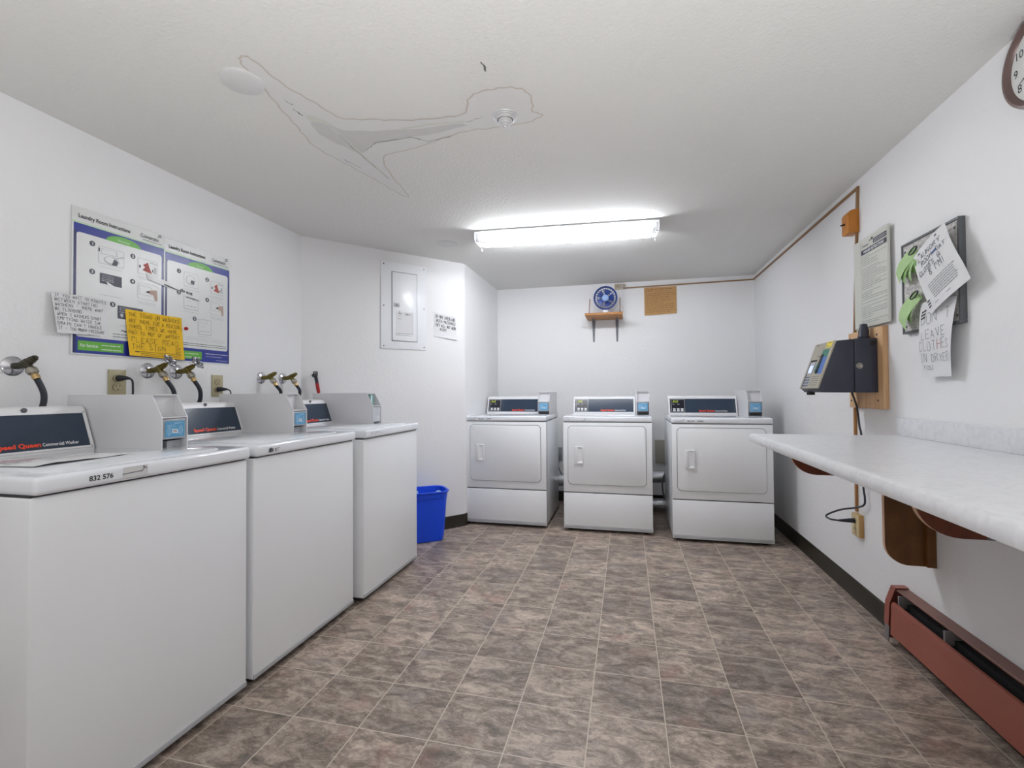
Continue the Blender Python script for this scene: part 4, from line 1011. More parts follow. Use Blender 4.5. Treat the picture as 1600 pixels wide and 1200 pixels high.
# ---------------------------------------------------------------- back wall (local x right, -y out)
# shelf with its two metal brackets
t = thing('wall_shelf', 'small wooden shelf high on the back wall holding the blue fan', 'shelf', (-0.199, YB, 1.845))
b = MB(); b.prism([(-0.176, -0.345), (0.176, -0.345), (0.176, -0.002), (-0.176, -0.002)], 'xy', 0, 0.022, bev=0.002); b.build('shelf_board', 'wood_shelf', t)
for xx in (-0.114, 0.118):
    b = MB(); b.prism([(xx-0.016, 0), (xx+0.016, 0), (xx+0.008, -0.222), (xx-0.008, -0.222)], 'xz', -0.006, -0.001, bev=0.001)
    b.prism([(xx-0.013, -0.006), (xx+0.013, -0.006), (xx+0.007, -0.16), (xx-0.007, -0.16)], 'xy', -0.005, -0.0005)
    b.prism([(-0.004, -0.15), (-0.004, -0.17), (-0.14, -0.004), (-0.15, -0.004)], 'yz', xx-0.003, xx+0.003); b.build('shelf_bracket', 'steel_paint_grey', t)
tag(at((lambda q: (q.tube([(0, 0, 0), (0.006, 0.0, 0.09), (0.010, 0, 0.150)], 0.0035, 8), q.build('wooden_rod', 'wood_brown'))[1])(MB()), (-0.341, 4.62, 1.8675)), 'thin brown rod standing at the left end of the fan shelf', 'rod')
tag(at((lambda q: (q.tube([(0, 0, 0), (0.001, 0.0, 0.150)], 0.0035, 8), q.build('wooden_rod', 'wood_brown'))[1])(MB()), (-0.048, 4.62, 1.8675)), 'thin brown rod standing at the right end of the fan shelf', 'rod')
# small desk fan
t = fan = thing('desk_fan', 'small round blue desk fan on the wall shelf', 'fan', (-0.186, 4.68, 1.8675))
b = MB(); b.prism([(0.06*math.cos(a), 0.045*math.sin(a)) for a in [2*PI*k/28 for k in range(28)]], 'xy', 0, 0.016, bev=0.003)
b.prism([(-0.028, 0.010), (0.028, 0.010), (0.020, 0.06), (-0.020, 0.06)], 'xz', -0.005, 0.014, bev=0.002); b.box(-0.07, 0.075, -0.05, -0.03, 0.0, 0.012, bev=0.003); b.build('fan_base', 'plastic_white', t)
FM = Tm(0, -0.01, 0.163) @ Rm('X', 90+8)
b = MB(); b.lathe([(0.098, -0.028), (0.112, -0.030), (0.115, 0.0), (0.112, 0.026), (0.104, 0.030), (0.102, 0.024), (0.108, 0.0), (0.098, -0.026)], 48, M=FM); b.build('fan_shroud', 'fan_blue', t)
g = MB()
for k in range(24):
    a0 = 2*PI*k/24; g.tube([(0.030*math.cos(a0), 0.030*math.sin(a0), 0.034), (0.065*math.cos(a0+0.22), 0.065*math.sin(a0+0.22), 0.034), (0.104*math.cos(a0+0.6), 0.104*math.sin(a0+0.6), 0.028)], 0.0013, 5, M=FM)
for r_ in (0.05, 0.078): g.tube([(r_*math.cos(2*PI*k/40), r_*math.sin(2*PI*k/40), 0.034) for k in range(40)], 0.0014, 5, M=FM, closed=True)
g.build('fan_grille', 'fan_blue', t)
g = MB(); g.lathe([(0.0, 0.042), (0.022, 0.040), (0.032, 0.034), (0.033, 0.028), (0.0, 0.028)], 28, M=FM); g.build('grille_badge', 'fan_hub', t)
for k in range(5):
    a0 = 2*PI*k/5; g = MB(); vs = []
    for i in range(5):
        for j in range(5):
            rr = 0.02+0.062*i/4; aa = a0+(j/4-0.5)*(0.75+0.25*i/4); vs.append((rr*math.cos(aa), rr*math.sin(aa), 0.004+0.016*(j/4-0.5)*(1-0.3*i/4)))
    g.add(vs, [(i*5+j, i*5+j+1, i*5+j+6, i*5+j+5) for i in range(4) for j in range(4)], M=FM); g.build('fan_blade', 'fan_blue', t)
g = MB(); g.lathe([(0.0, 0.018), (0.022, 0.014), (0.024, -0.012), (0.035, -0.03), (0.03, -0.055), (0, -0.06)], 24, M=FM); g.build('fan_motor', 'fan_blue_dark', t)
g = MB(); vs = []
g.tube([(0.10*math.cos(2*PI*k/40), 0.10*math.sin(2*PI*k/40), -0.028) for k in range(40)], 0.002, 5, M=FM, closed=True)
for k in range(24): a0 = 2*PI*k/24; g.tube([(0.03*math.cos(a0), 0.03*math.sin(a0), -0.04), (0.10*math.cos(a0-0.3), 0.10*math.sin(a0-0.3), -0.028)], 0.0015, 5, M=FM)
g.build('rear_grille', 'fan_blue_dark', t)
# outlet beside the fan with adaptor and looping cord
t = thing('wall_outlet', 'beige outlet box just below the ceiling, right of the blue fan', 'outlet', (-0.048, YB, 2.172)); outlet(t, 0.104, 0.052, 1, 'beige_plastic', 'almond_slot', 0.028, True)
cord((-0.026, YB, 2.172), [(-0.001, -0.058, -0.022), (-0.003, -0.045, -0.09), (0.002, -0.034, -0.22), (-0.012, -0.03, -0.37), (0.0, -0.03, -0.465), (0.018, -0.03, -0.40), (0.012, -0.034, -0.305), (0.036, -0.04, -0.290), (0.020, -0.05, -0.262), (-0.03, -0.10, -0.23), (-0.11, -0.17, -0.292)], 0.0022, [(0, -0.0305, 0), (0, -0.050, -0.002), (0, -0.060, -0.012)], [0.011, 0.010, 0.004], 0, 'plastic_white', fan)
# brown paper note
t = thing('handwritten_note', 'brown paper note with faded handwriting on the back wall', 'note', (0.184, YB, 1.874))
P = [(0.0, 0.275), (0.306, 0.276), (0.305, 0.008), (0.003, -0.002)]
yf = lambda u, v: 0.005+0.004*v*v+0.001*math.sin(8*u)
sheet('sheet', 'paper_brown', P, yf, parent=t)
b = MB(); scribble(b, 0.03, 0.27, 0.255, 0, 0.014, 0.003); scribble(b, 0.01, 0.17, 0.236, 0, 0.008, 0.002)
for k in range(11): scribble(b, 0.012, random.choice([0.29, 0.24, 0.28, 0.2]), 0.212-0.0185*k, 0, 0.009, 0.0022, 1 if k in (3, 4) and False else 0, 0.01)
conform(b, P, yf).build('lettering', ['ink_brown', 'ink_red'], t)

# surface raceway with its switch, running back wall -> right wall -> down
t = thing('cable_raceway', 'thin brown cable raceway along the back and right walls below ceiling', 'cable raceway', (0, 0, 0))
b = MB()
b.prism([(0.006, 2.152), (XR, 2.166), (XR, 2.177), (0.006, 2.163)], 'xz', YB-0.012, YB-0.0005); b.build('back_run', 'raceway_brown', t)
b = MB(); b.box(XR-0.012, XR-0.0005, 2.792, YB-0.0005, 2.166, 2.178, bev=0.001); b.build('side_run', 'raceway_brown', t)
b = MB(); b.prism([(2.792, 2.178), (2.806, 2.178), (2.868, 1.421), (2.854, 1.421)], 'yz', XR-0.011, XR-0.0005); b.build('drop', 'raceway_brown', t)
b = MB(); b.prism([(2.866, 1.026), (2.880, 1.026), (2.884, 0.475), (2.870, 0.475)], 'yz', XR-0.012, XR-0.0005); b.build('lower_drop', 'raceway_tan', t)
t = thing('wall_switch', 'orange-brown switch box on the raceway, right wall', 'switch', (XR, 2.843, 1.943), RGT)
b = MB(); b.prism([(0, 0), (-0.048, 0.0), (-0.050, 0.008), (-0.050, 0.100), (-0.040, 0.116), (-0.02, 0.122), (0, 0.122)], 'yz', -0.038, 0.042, bev=0.0025); b.build('switch_box', 'switch_orange', t)
b = MB(); b.tube([(0, -0.049, 0.056), (0, -0.062, 0.052)], 0.0045, 8); b.tube([(0, -0.060, 0.052), (0.0, -0.070, 0.050)], 0.0035, 8); b.build('toggle', 'black_rubber', t)

# ---------------------------------------------------------------- right wall (local x towards the camera, -y out)
def RW(y, z): return (XR, y, z)
# wooden backing board and card terminal
b = MB(); b.box(-0.145, 0.200, -0.024, -0.0005, 0, 0.392, bev=0.002)
tb = thing('backing_board', 'pale wooden backing board behind the dark card terminal', 'board', RW(2.745, 1.028), RGT); b.build('panel', 'wood_raw', tb)
for sx_, sz in ((-0.125, 0.362), (0.150, 0.355), (-0.122, 0.035), (0.150, 0.040)):
    b = MB(); b.lathe([(0, 0.002), (0.005, 0.0015), (0.006, 0)], 10, M=Tm(sx_, -0.024, sz) @ Rm('X', 90)); b.build('screw', 'seam_dark', tb)
t = terminal = thing('card_terminal', 'dark navy card reload terminal with angled face on the right wall', 'payment terminal', RW(2.705, 1.107), RGT)
HW = 0.118
b = MB(); b.box(-HW, HW, -0.122, -0.025, 0, 0.260, bev=0.004); b.build('rear_housing', 'terminal_navy', t)
b = MB(); b.prism([(-0.125, 0.258), (-0.196, 0.252), (-0.278, 0.020), (-0.262, 0.002), (-0.125, 0.0)], 'yz', -HW, HW, bev=0.003); fh = b.build('front_housing', 'terminal_navy', t)
b = MB(); b.box(-HW+0.004, HW-0.004, -0.127, -0.120, 0.004, 0.254); b.build('seam', 'black_rubber', t)
k = MB(); k.lathe([(0.0, 0.003), (0.0135, 0.0025), (0.0145, 0)], 24, M=Tm(HW, -0.102, 0.128) @ Rm('Y', 90)); k.build('lock', 'nickel', t)
k = MB(); k.ribbon([(0.008*math.cos(a), 0.008*math.sin(a)) for a in [0.5+4.6*i/12 for i in range(13)]], 0, 0.002)
k.v = [(HW+0.0035, -0.102+x, 0.128+z) for x, y, z in k.v]; k.build('lock_mark', 'ink_black', t)
k = MB(); k.lathe([(0.0, 0.0015), (0.0125, 0.001), (0.013, 0)], 20, M=Tm(HW, -0.045, 0.236) @ Rm('Y', 90)); k.build('key_hole', 'black_rubber', t)
b = MB(); b.lathe([(0.024, 0), (0.026, 0.012), (0.022, 0.018), (0.022, 0.040), (0.017, 0.060), (0.015, 0.075), (0, 0.078)], 20, M=Tm(0.055, -0.055, 0.259)); b.build('cable_gland', 'terminal_navy', t)
# slanted face: columns local x across, v up the slope, -n out
p0v, p1v = Vector((0, -0.279, 0.020)), Vector((0, -0.197, 0.252)); sl = (p1v-p0v); LS = sl.length; sl.normalize(); nn = Vector((0, -sl.z, sl.y))
MF = Matrix(((1, 0, 0, 0), (0, -nn.y, sl.y, p0v.y), (0, -nn.z, sl.z, p0v.z), (0, 0, 0, 1)))
b = MB(); b.box(-HW-0.002, HW+0.002, -0.007, 0.001, 0.0, LS, bev=0.002, M=MF); fp = b.build('face_plate', 'terminal_face', t)
m_ = ['terminal_green', 'terminal_blue', 'terminal_yellow', 'black_rubber', 'terminal_face', 'ink_black', 'poster_grey', 'ink_blue']
x = MB(); y = -0.0076
fillquad(x, [(-0.095, 0.0), (-0.085, 0.0), (-0.085, 0.155), (-0.095, 0.155)], y, 3)
fillquad(x, [(-0.085, 0.145), (-0.012, 0.145), (-0.012, 0.155), (-0.085, 0.155)], y, 3)
fillquad(x, [(0.018, 0.075), (0.100, 0.075), (0.100, 0.205), (0.018, 0.205)], y, 0)
fillquad(x, [(0.050, 0.075), (0.100, 0.075), (0.100, 0.165), (0.050, 0.165)], y-0.0002, 1)
fillquad(x, [(0.036, 0.215), (0.103, 0.215), (0.103, 0.245), (0.036, 0.245)], y, 2)
bars(x, 0.05, 0.095, 0.238, y-0.0003, 0.005, 5); bars(x, 0.04, 0.075, 0.223, y-0.0003, 0.005, 5); bars(x, -0.09, -0.05, 0.235, y, 0.006, 5); bars(x, -0.03, 0.01, 0.172, y, 0.006, 5)
for k in range(4): bars(x, -0.082, -0.02, 0.060-0.015*k, y, 0.011, 7)
for k in range(5): x.ribbon([(-0.005, 0.062-0.011*k), (0.095, 0.062-0.011*k)], y, 0.0016, 5)
x.v = [tuple(MF @ Vector(v)) for v in x.v]; x.build('face_print', m_, fp)
x = MB(); x.box(0.022, 0.048, -0.011, -0.005, 0.080, 0.180, mi=0, bev=0.002, M=MF); x.build('card_slot', 'black_rubber', fp)
x = MB(); x.box(0.018, 0.034, -0.016, -0.006, 0.090, 0.128, bev=0.002, M=MF); x.build('card_guide', 'tag_green', fp)
x = MB(); x.box(-0.080, -0.018, -0.009, -0.005, 0.078, 0.142, mi=0, M=MF); x.build('screen_bezel', 'poster_grey', fp)
x = MB(); fillquad(x, [(-0.076, 0.084), (-0.030, 0.084), (-0.030, 0.124), (-0.076, 0.124)], -0.0094); x.v = [tuple(MF @ Vector(v)) for v in x.v]; x.build('screen', 'terminal_screen', fp)
x = MB(); x.box(-0.060, -0.020, -0.272, -0.245, -0.012, 0.004, bev=0.003); x.build('coin_tray', 'black_rubber', t)

# instruction sign on its holder
t = thing('instruction_sign', 'narrow tall printed instruction sign on the right wall above the terminal', 'sign', RW(2.817, 1.431), RGT)
b = MB(); b.box(0, 0.332, -0.022, -0.013, 0, 0.446, bev=0.001); b.build('sign_board', 'paper_cream', t)
x = MB(); y = -0.0226
fillquad(x, rrect(0.082, 0.322, 0.366, 0.390, 0.004, 2), y, 0); fillquad(x, rrect(0.200, 0.322, 0.397, 0.420, 0.003, 2), y, 0)
x.ribbon([(0.077, 0.01), (0.077, 0.43)], y, 0.0012, 1); x.ribbon([(0.326, 0.01), (0.326, 0.43)], y, 0.0012, 1)
x.text('WASHER INSTRUCTIONS', 0.202, 0.371, y-0.0004, 0.0195, 2, bold=0.03, align='c', sx=0.88)
x.text('Coinamatic', 0.090, 0.402, y, 0.018, 1, sx=0.8); bars(x, 0.208, 0.315, 0.412, y-0.0004, 0.004, 2); bars(x, 0.208, 0.315, 0.404, y-0.0004, 0.004, 2)
x.ribbon([(0.165, 0.420), (0.190, 0.422)], y, 0.005, 0)
z = 0.356
while z > 0.016:
    ind = random.choice([0, 0, 0, 0.01]); full = random.random() < 0.55
    bars(x, 0.084+ind, 0.318 if full else random.uniform(0.16, 0.28), z, y, 0.0034, 1 if random.random() < 0.8 else 0); z -= 0.0092 if random.random() < 0.78 else 0.017
x.build('lettering', ['poster_dark', 'ink_grey', 'ink_white'], t)
b = MB(); b.tube([(0.20, -0.023, 0.418), (0.20, -0.03, 0.424), (0.215, -0.03, 0.424)], 0.002, 6); b.build('holder_clip', 'seam_dark', t)

# notice board with hung papers
t = thing('notice_board', 'grey-framed notice board hung with papers on the right wall', 'notice board', RW(2.384, 1.358), RGT)
b = MB(); b.box(0.008, 0.358, -0.017, -0.002, 0.008, 0.378); b.build('backing', 'marbled_paper', t)
for a in ((0, 0.366, 0, 0.010), (0, 0.366, 0.375, 0.385)): b = MB(); b.box(a[0], a[1], -0.022, 0, a[2], a[3], bev=0.0015); b.build('frame_rail', 'board_grey', t)
for a in ((0, 0.009), (0.356, 0.366)): b = MB(); b.box(a[0], a[1], -0.0215, 0, 0.010, 0.375, bev=0.0015); b.build('frame_rail', 'board_grey', t)
for sx_, sz in ((0.336, 0.352), (0.342, 0.03), (0.022, 0.03), (0.022, 0.35)):
    b = MB(); b.lathe([(0, 0.002), (0.0045, 0.0018), (0.006, 0)], 12, M=Tm(sx_, -0.0172, sz) @ Rm('X', 90)); b.build('screw', 'steel_grey', t)
b = MB()
scribble(b, 0.06, 0.20, 0.345, -0.0178, 0.006, 0.001); scribble(b, 0.03, 0.14, 0.185, -0.0178, 0.006, 0.001); bars(b, 0.18, 0.32, 0.352, -0.0178, 0.003)
b.build('lettering', 'ink_grey', t)

# long paper: don't leave clothes in dryer
t = thing('handwritten_note', "long white paper hanging from the board, reading don't leave clothes in dryer", 'note', RW(2.236, 1.167), RGT)
P = [(-0.002, 0.300), (0.213, 0.290), (0.178, 0.0), (0.010, 0.003)]
yf = lambda u, v: 0.028+0.010*math.sin(PI*v)+0.004*math.sin(6*u+v)
sheet('sheet', 'paper_white', P, yf, nx=16, nz=20, parent=t)
b = MB()
for k, (s, x0, z0, x1, z1, h, red) in enumerate([("DON'T", 0.022, 0.206, 0.185, 0.222, 0.042, ()), ('LEAVE', 0.026, 0.148, 0.160, 0.160, 0.034, ()), ('CLOTHES', 0.010, 0.103, 0.182, 0.112, 0.036, (4, 1)), ('IN DRYER', 0.013, 0.060, 0.176, 0.060, 0.032, ()), ('YOU', 0.026, 0.030, 0.080, 0.030, 0.016, ())]):
    hand(b, s, x0, z0, x1, z1, 0, h, 0.0017, 0, 0.12, red)
for q in ((0.018, 0.232), (0.020, 0.245), (0.022, 0.258)): b.ribbon([q, (q[0]+0.026, q[1]+0.006)], 0, 0.006, 2)
conform(b, P, yf).build('lettering', ['ink_grey', 'ink_red', 'ink_black'], t)
# tilted paper: laundry room closes 8 pm
t = thing('handwritten_note', 'tilted white paper on the notice board reading laundry room closes 8 pm', 'note', RW(2.245, 1.40), RGT)
P = [(-0.002, 0.254), (0.195, 0.333), (0.325, 0.096), (0.098, 0.010)]
yf = lambda u, v: 0.046+0.008*math.sin(PI*u)+0.012*max(0, u-0.6)*v+0.004*math.sin(5*v)
sheet('sheet', 'paper_white', P, yf, nx=20, nz=20, parent=t)
b = MB(); tl, tr, br, bl = [Vector(q) for q in P]; ux = (tr-tl).normalized(); uz = Vector((-ux.y, ux.x)); O_ = tl
def Q(u, v): return tuple(O_+ux*u+uz*v)
def hl(s, u0, u1, v, h, **k): a_ = Q(u0, v); c_ = Q(u1, v+k.pop('dv', 0)); hand(b, s, a_[0], a_[1], c_[0], c_[1], 0, h, 0.0022, **k)
b.ribbon([Q(0.045, -0.018), Q(0.165, -0.014)], 0, 0.007, 0)
hl('LAUNDRY', 0.035, 0.185, -0.050, 0.019); hl('ROOM', 0.052, 0.130, -0.079, 0.019); hl('DAY', 0.150, 0.200, -0.079, 0.019); b.ribbon([Q(0.128, -0.070), Q(0.150, -0.068)], 0, 0.009, 2)
hl('CLOSES @', 0.020, 0.165, -0.108, 0.018); hl('8 PM!', 0.080, 0.180, -0.138, 0.024)
for k in range(7):
    a_ = Q(0.045+0.002*k, -0.165-0.0095*k); c_ = Q(0.205, -0.165-0.0095*k); L = (Vector(c_)-Vector(a_)).length
    u = 0
    while u < L-0.008:
        l_ = random.uniform(0.006, 0.02); p_ = Q(0.045+0.002*k+u, -0.165-0.0095*k); q_ = Q(0.045+0.002*k+min(L, u+l_), -0.165-0.0095*k); b.ribbon([p_, q_], 0, 0.0026, 1); u += l_+0.004
b.ribbon([Q(0.05, -0.242), Q(0.15, -0.242)], 0, 0.0022, 1)
for v in (-0.168, -0.180, -0.192): pass
for k in range(3): b.ribbon([Q(0.006, -0.213-0.012*k), Q(0.022, -0.213-0.012*k)], 0, 0.006, 0)
conform(b, P, yf).build('lettering', ['poster_dark', 'ink_grey', 'ink_blue'], t)

# green tag bundles hanging from clips on the board
def bundle(loc, label, strips, clip):
    t = thing('green_tags', label, 'tags', loc, RGT, 'green tag bundles clipped to the notice board')
    for i, (pts, w0, w1, off) in enumerate(strips):
        b = MB(); n = 8
        for k in range(n+1):
            u = k/n; px = pts[0][0]*(1-u)+pts[1][0]*u-0.004*math.sin(PI*u); pz = pts[0][1]*(1-u)+pts[1][1]*u; w_ = (w0*(1-u)+w1*u)/1.55
            d = Vector((pts[1][0]-pts[0][0], pts[1][1]-pts[0][1])).normalized(); nn_ = Vector((-d.y, d.x))*w_; yy = -0.030-off-0.018*math.sin(PI*u*0.9)
            b.v += [(px-nn_.x, yy, pz-nn_.y), (px+nn_.x, yy-0.004, pz+nn_.y)]
        b.f = [(2*k, 2*k+1, 2*k+3, 2*k+2) for k in range(n)]; b.m = [0]*n
        b.build('tag_strip', 'paper_green' if i % 2 == 0 else 'paper_green_dark', t)
    b = MB(); b.tube([clip[0]+Vector((0.026*math.cos(a), 0, 0.010*math.sin(a)+0.008*math.cos(a))) for a in [2*PI*k/20 for k in range(20)]], 0.0028, 6, closed=True); b.build('binder_ring', 'tool_black', t)
    return t
bundle(RW(2.26, 1.68), 'upper green tag bundle, fanned wide, on the notice board', [(((0.020, 0.006), (-0.105, -0.085)), 0.045, 0.050, 0.006), (((0.022, 0.004), (-0.075, -0.100)), 0.045, 0.050, 0.004), (((0.024, 0.002), (-0.035, -0.100)), 0.045, 0.048, 0.002), (((0.028, 0.0), (0.012, -0.085)), 0.040, 0.050, 0.0)], [Vector((0.010, -0.046, 0.006))])
bundle(RW(2.26, 1.50), 'lower green tag bundle, single narrow strip, on the notice board', [(((0.018, 0.004), (-0.085, -0.108)), 0.050, 0.062, 0.004), (((0.022, 0.004), (-0.045, -0.095)), 0.045, 0.045, 0.0)], [Vector((0.008, -0.044, 0.004))])

# wall clock
t = thing('wall_clock', 'round wall clock with brownish rim near the ceiling, right wall', 'clock', RW(1.636, 2.070), RGT)
b = MB(); b.lathe([(0.118, 0.0), (0.128, 0.004), (0.136, 0.016), (0.141, 0.034), (0.138, 0.042), (0.130, 0.044), (0.122, 0.036), (0.119, 0.030)], 64, M=Rm('X', 90)); b.build('clock_rim', 'clock_rim', t)
b = MB(); b.lathe([(0, 0.030), (0.1215, 0.030), (0.1215, 0.0), (0, 0)], 64, M=Rm('X', 90)); b.build('clock_face', 'clock_face', t)
b = MB()
for k in range(1, 13):
    a = PI/2-2*PI*k/12; b.text(str(k), 0.101*math.cos(a), 0.101*math.sin(a)-0.011, -0.0306, 0.034, 0, align='c')
b.build('numerals', 'ink_black', t)
def hnd(nm, ang, L, w0, y):
    a = PI/2-2*PI*ang/12; d = Vector((math.cos(a), math.sin(a))); n_ = Vector((-d.y, d.x)); q = MB()
    pp = [d*-0.018-n_*w0*0.5, d*-0.018+n_*w0*0.5, d*L*0.6+n_*w0*0.8, d*L, d*L*0.6-n_*w0*0.8]
    q.prism([tuple(v) for v in pp], 'xz', y, y+0.0008); q.build(nm, 'ink_black', t)
hnd('hour_hand', 8.75, 0.068, 0.007, -0.0335); hnd('minute_hand', 8.15, 0.100, 0.003, -0.035)
b = MB(); b.lathe([(0, 0.037), (0.005, 0.036), (0.005, 0.03)], 16, M=Rm('X', 90)); b.build('hand_cap', 'ink_black', t)

# outlet box low on the right wall with the terminal's cord
t = thing('wall_outlet', 'tan surface outlet box low on the right wall, below the raceway', 'outlet', RW(2.852, 0.410), RGT); 
b = MB(); b.box(-0.040, 0.040, -0.022, -0.0005, -0.058, 0.058, bev=0.002); bx_ = b.build('outlet_box', 'outlet_tan', t)
b = MB(); b.box(-0.039, 0.039, -0.0255, -0.0215, -0.057, 0.057, bev=0.001); b.build('cover_plate', 'outlet_cream', t)
for k, zz in enumerate((0.021, -0.025)):
    b = MB(); b.prism([(0.016*math.cos(a), zz+0.013*math.sin(a)) for a in [2*PI*i/20 for i in range(20)]], 'xz', -0.027, -0.025, 0)
    for sx_ in (-0.006, 0.006): b.box(sx_-0.001, sx_+0.001, -0.0276, -0.0265, zz, zz+0.007, 1)
    b.ribbon([(0.017*math.cos(a), zz+0.014*math.sin(a)) for a in [2*PI*i/20 for i in range(21)]], -0.0262, 0.0012, 1)
    b.build('receptacle', ['outlet_cream', 'almond_slot'], bx_)
cord(RW(2.852, 0.432), [(-0.012, -0.100, -0.006), (-0.060, -0.120, -0.012), (-0.118, -0.115, -0.006), (-0.06, -0.07, 0.040), (0.03, -0.030, 0.075), (0.095, -0.022, 0.105), (0.099, -0.020, 0.145), (0.086, -0.020, 0.20), (0.082, -0.022, 0.44), (0.072, -0.026, 0.50), (0.056, -0.030, 0.60), (0.052, -0.050, 0.676)], 0.0048, [(0.0, -0.0275, 0), (-0.003, -0.045, -0.001), (-0.007, -0.075, -0.004), (-0.012, -0.100, -0.006)], [0.013, 0.012, 0.008, 0.005], RGT, 'hose_black', terminal)

# ---------------------------------------------------------------- countertop on its brackets
ZT = 0.917
t = thing('countertop', 'long white laminate countertop along the right wall', 'countertop', RW(2.430, 0), RGT)
CL = 3.2
prof = [(0, ZT), (0, ZT-0.030), (-0.585, ZT-0.030), (-0.585, ZT-0.040), (-0.615, ZT-0.040), (-0.624, ZT-0.036), (-0.628, ZT-0.026), (-0.628, ZT-0.012), (-0.624, ZT-0.003), (-0.616, ZT+0.001), (-0.606, ZT+0.0015), (-0.590, ZT)]
b = MB(); b.prism(prof, 'yz', 0, CL); b.build('laminate_slab', 'laminate', t)
b = MB(); b.prism([(-0.004, ZT-0.002), (-0.004, ZT-0.028), (-0.588, ZT-0.028), (-0.588, ZT-0.036), (-0.612, ZT-0.036), (-0.620, ZT-0.028), (-0.622, ZT-0.012), (-0.612, ZT-0.003)], 'yz', -0.0015, 0.0); b.build('raw_end', 'wood_edge', t)
b = MB(); b.prism([(0, ZT+0.0005), (-0.020, ZT+0.0005), (-0.022, ZT+0.004), (-0.022, ZT+0.076), (-0.018, ZT+0.080), (0, ZT+0.080)], 'yz', -0.02, CL); b.build('backsplash', 'laminate', t)
def bracket(y, label):
    t = thing('counter_bracket', label, 'bracket', RW(y, 0), RGT, 'brown plywood brackets under the countertop')
    z0, z1, zt = 0.763, 0.410, ZT-0.031
    r_ = 0.100
    arc = [(-0.512+r_-r_*math.cos(a), z0+r_-r_*math.sin(a)) for a in [PI/2*k/10 for k in range(11)]]
    arm = [(-0.363, zt), (-0.512, zt)]+arc+[(-0.363, z0)]
    b = MB(); b.prism(arm, 'yz', -0.009, 0.009, 0, 1); b.build('arm_plate', ['wood_red', 'wood_edge'], t)
    r2 = 0.085
    arc = [(-0.170+r2-r2*math.cos(a), z1+r2-r2*math.sin(a)) for a in [PI/2*k/10 for k in range(11)]]
    b = MB(); b.prism([(-0.001, zt), (-0.170, zt)]+arc+[(-0.001, z1)], 'yz', -0.009, 0.009, 0, 1); b.build('leg_plate', ['wood_brown', 'wood_edge'], t)
    b = MB(); b.box(0.0095, 0.0115, -0.362, -0.172, z0, zt); b.box(-0.01, 0.0095, -0.362, -0.172, z0, z0+0.002); b.build('steel_angle', 'steel_paint_grey', t)
    b = MB(); b.box(0.0095, 0.026, -0.032, -0.001, z1+0.001, zt, bev=0.001); b.build('wall_cleat', 'wood_brown', t)
bracket(2.248, 'brown plywood counter bracket, nearer the far end by the dryers')
bracket(1.362, 'brown plywood counter bracket, nearer the picture right edge')

# ---------------------------------------------------------------- baseboard heater
t = thing('baseboard_heater', 'reddish brown baseboard heater low on the right wall', 'heater', RW(2.455, 0), RGT)
HL = 3.1
b = MB(); b.prism([(0, 0.02), (-0.078, 0.02), (-0.072, 0.182), (-0.049, 0.247), (0, 0.250)], 'yz', 0, 0.003); 
b.prism([(-0.0785, 0.085), (-0.0815, 0.085), (-0.0755, 0.183), (-0.052, 0.2505), (0, 0.2535), (0, 0.2505), (-0.049, 0.2475), (-0.0725, 0.182)], 'yz', 0, 0.036, 0); b.build('end_cap', 'heater_brown', t)
b = MB(); b.prism([(-0.079, 0.018), (-0.082, 0.018), (-0.079, 0.085), (-0.076, 0.085)], 'yz', 0, 0.036); b.build('end_cap_foot', 'heater_bare', t)
b = MB(); b.prism([(-0.001, 0.248), (-0.046, 0.245), (-0.049, 0.240), (-0.047, 0.2385), (-0.044, 0.242), (-0.001, 0.245)], 'yz', 0.036, HL); b.box(0.003, HL, -0.003, -0.001, 0.02, 0.244); b.build('top_cover', 'heater_top', t)
b = MB(); b.box(0.036, HL, -0.030, -0.004, 0.03, 0.20); b.build('fin_element', 'heater_inside', t)
b = MB(); b.box(0.006, HL, -0.030, -0.003, 0.002, 0.030); b.build('bottom_shade', 'heater_inside', t)  # dark strip standing in for the shadow under the heater
b = MB(); b.prism([(-0.075, 0.050), (-0.0775, 0.052), (-0.0738, 0.178), (-0.0690, 0.190), (-0.060, 0.193), (-0.058, 0.190), (-0.067, 0.187), (-0.0708, 0.176)], 'yz', 0.044, HL, 0); b.build('front_panel', 'heater_brown', t)
for xx in (0.070, 0.37, 1.1, 1.9):
    b = MB(); b.box(xx, xx+0.010, -0.060, -0.004, 0.18, 0.230, bev=0.001); b.build('damper_bracket', 'heater_bare', t)

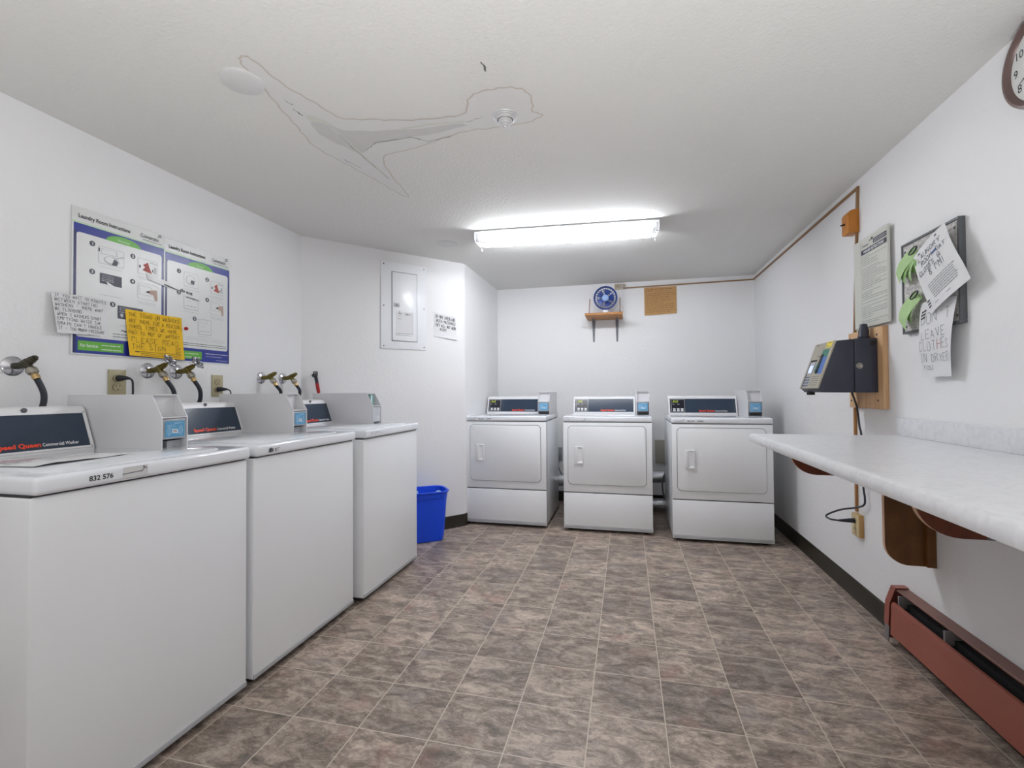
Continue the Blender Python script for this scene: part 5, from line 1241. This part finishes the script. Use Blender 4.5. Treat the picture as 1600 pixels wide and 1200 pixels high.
# ---------------------------------------------------------------- behind the dryers
t = thing('dryer_vent_duct', 'silver foil dryer duct running along the wall behind the dryers', 'duct', (0, 0, 0))
b = MB(); n = 90; pts = []; rs = []
for k in range(n): u = k/(n-1); pts.append((-0.85+1.30*u, 4.64, 0.235+0.095*u)); rs.append(0.052+0.003*(k % 2))
b.tube(pts, rs, 20); b.build('foil_tube', 'duct_foil', t)
t = thing('dryer_vent_duct', 'lower foil dryer duct lying near the floor between two dryers', 'duct', (0, 0, 0))
b = MB(); pts = []; rs = []
for k in range(60): u = k/59; pts.append((0.0+0.62*u, 4.62, 0.064+0.010*u)); rs.append(0.050+0.003*(k % 2))
b.tube(pts, rs, 20); b.build('foil_tube', 'duct_foil', t)
b = MB(); b.box(0, 0.20, -0.035, -0.0005, 0, 0.228, bev=0.006); tb = thing('junction_box', 'beige box on the back wall seen between two dryers', 'junction box', (0.272, YB, 0.415)); b.build('box_cover', 'beige_box', tb)
b = MB(); b.box(0, 0.045, -0.012, -0.0005, 0, 0.138, bev=0.002); tag(at(b.build('wall_vent', 'plastic_grey'), (-0.690, YB, 0.409)), 'dark grey upright plate low on wall between left and middle dryers', 'plate')
def cable(label, pts, r):
    P2 = []; pts = [Vector(p) for p in pts]
    for i in range(len(pts)-1):
        p0_, p1, p2, p3 = pts[max(i-1, 0)], pts[i], pts[i+1], pts[min(i+2, len(pts)-1)]
        for k in range(8):
            q = k/8; P2.append(0.5*((2*p1)+(p2-p0_)*q+(2*p0_-5*p1+4*p2-p3)*q*q+(3*p1-p0_-3*p2+p3)*q**3))
    P2.append(pts[-1]); tag(MB().tube(P2, r, 10).build('power_cable', 'steel_grey'), label, 'cable')
cable('grey power cable curving down between the middle and right dryers', [(0.50, 4.845, 0.52), (0.42, 4.60, 0.47), (0.368, 4.50, 0.443), (0.322, 4.50, 0.343), (0.311, 4.50, 0.256), (0.324, 4.50, 0.17), (0.36, 4.50, 0.112), (0.44, 4.52, 0.06)], 0.0075)
cable('grey power cable slanting behind the gap of left and middle dryers', [(-0.667, 4.85, 0.47), (-0.672, 4.76, 0.362), (-0.60, 4.74, 0.24), (-0.50, 4.74, 0.12)], 0.006)
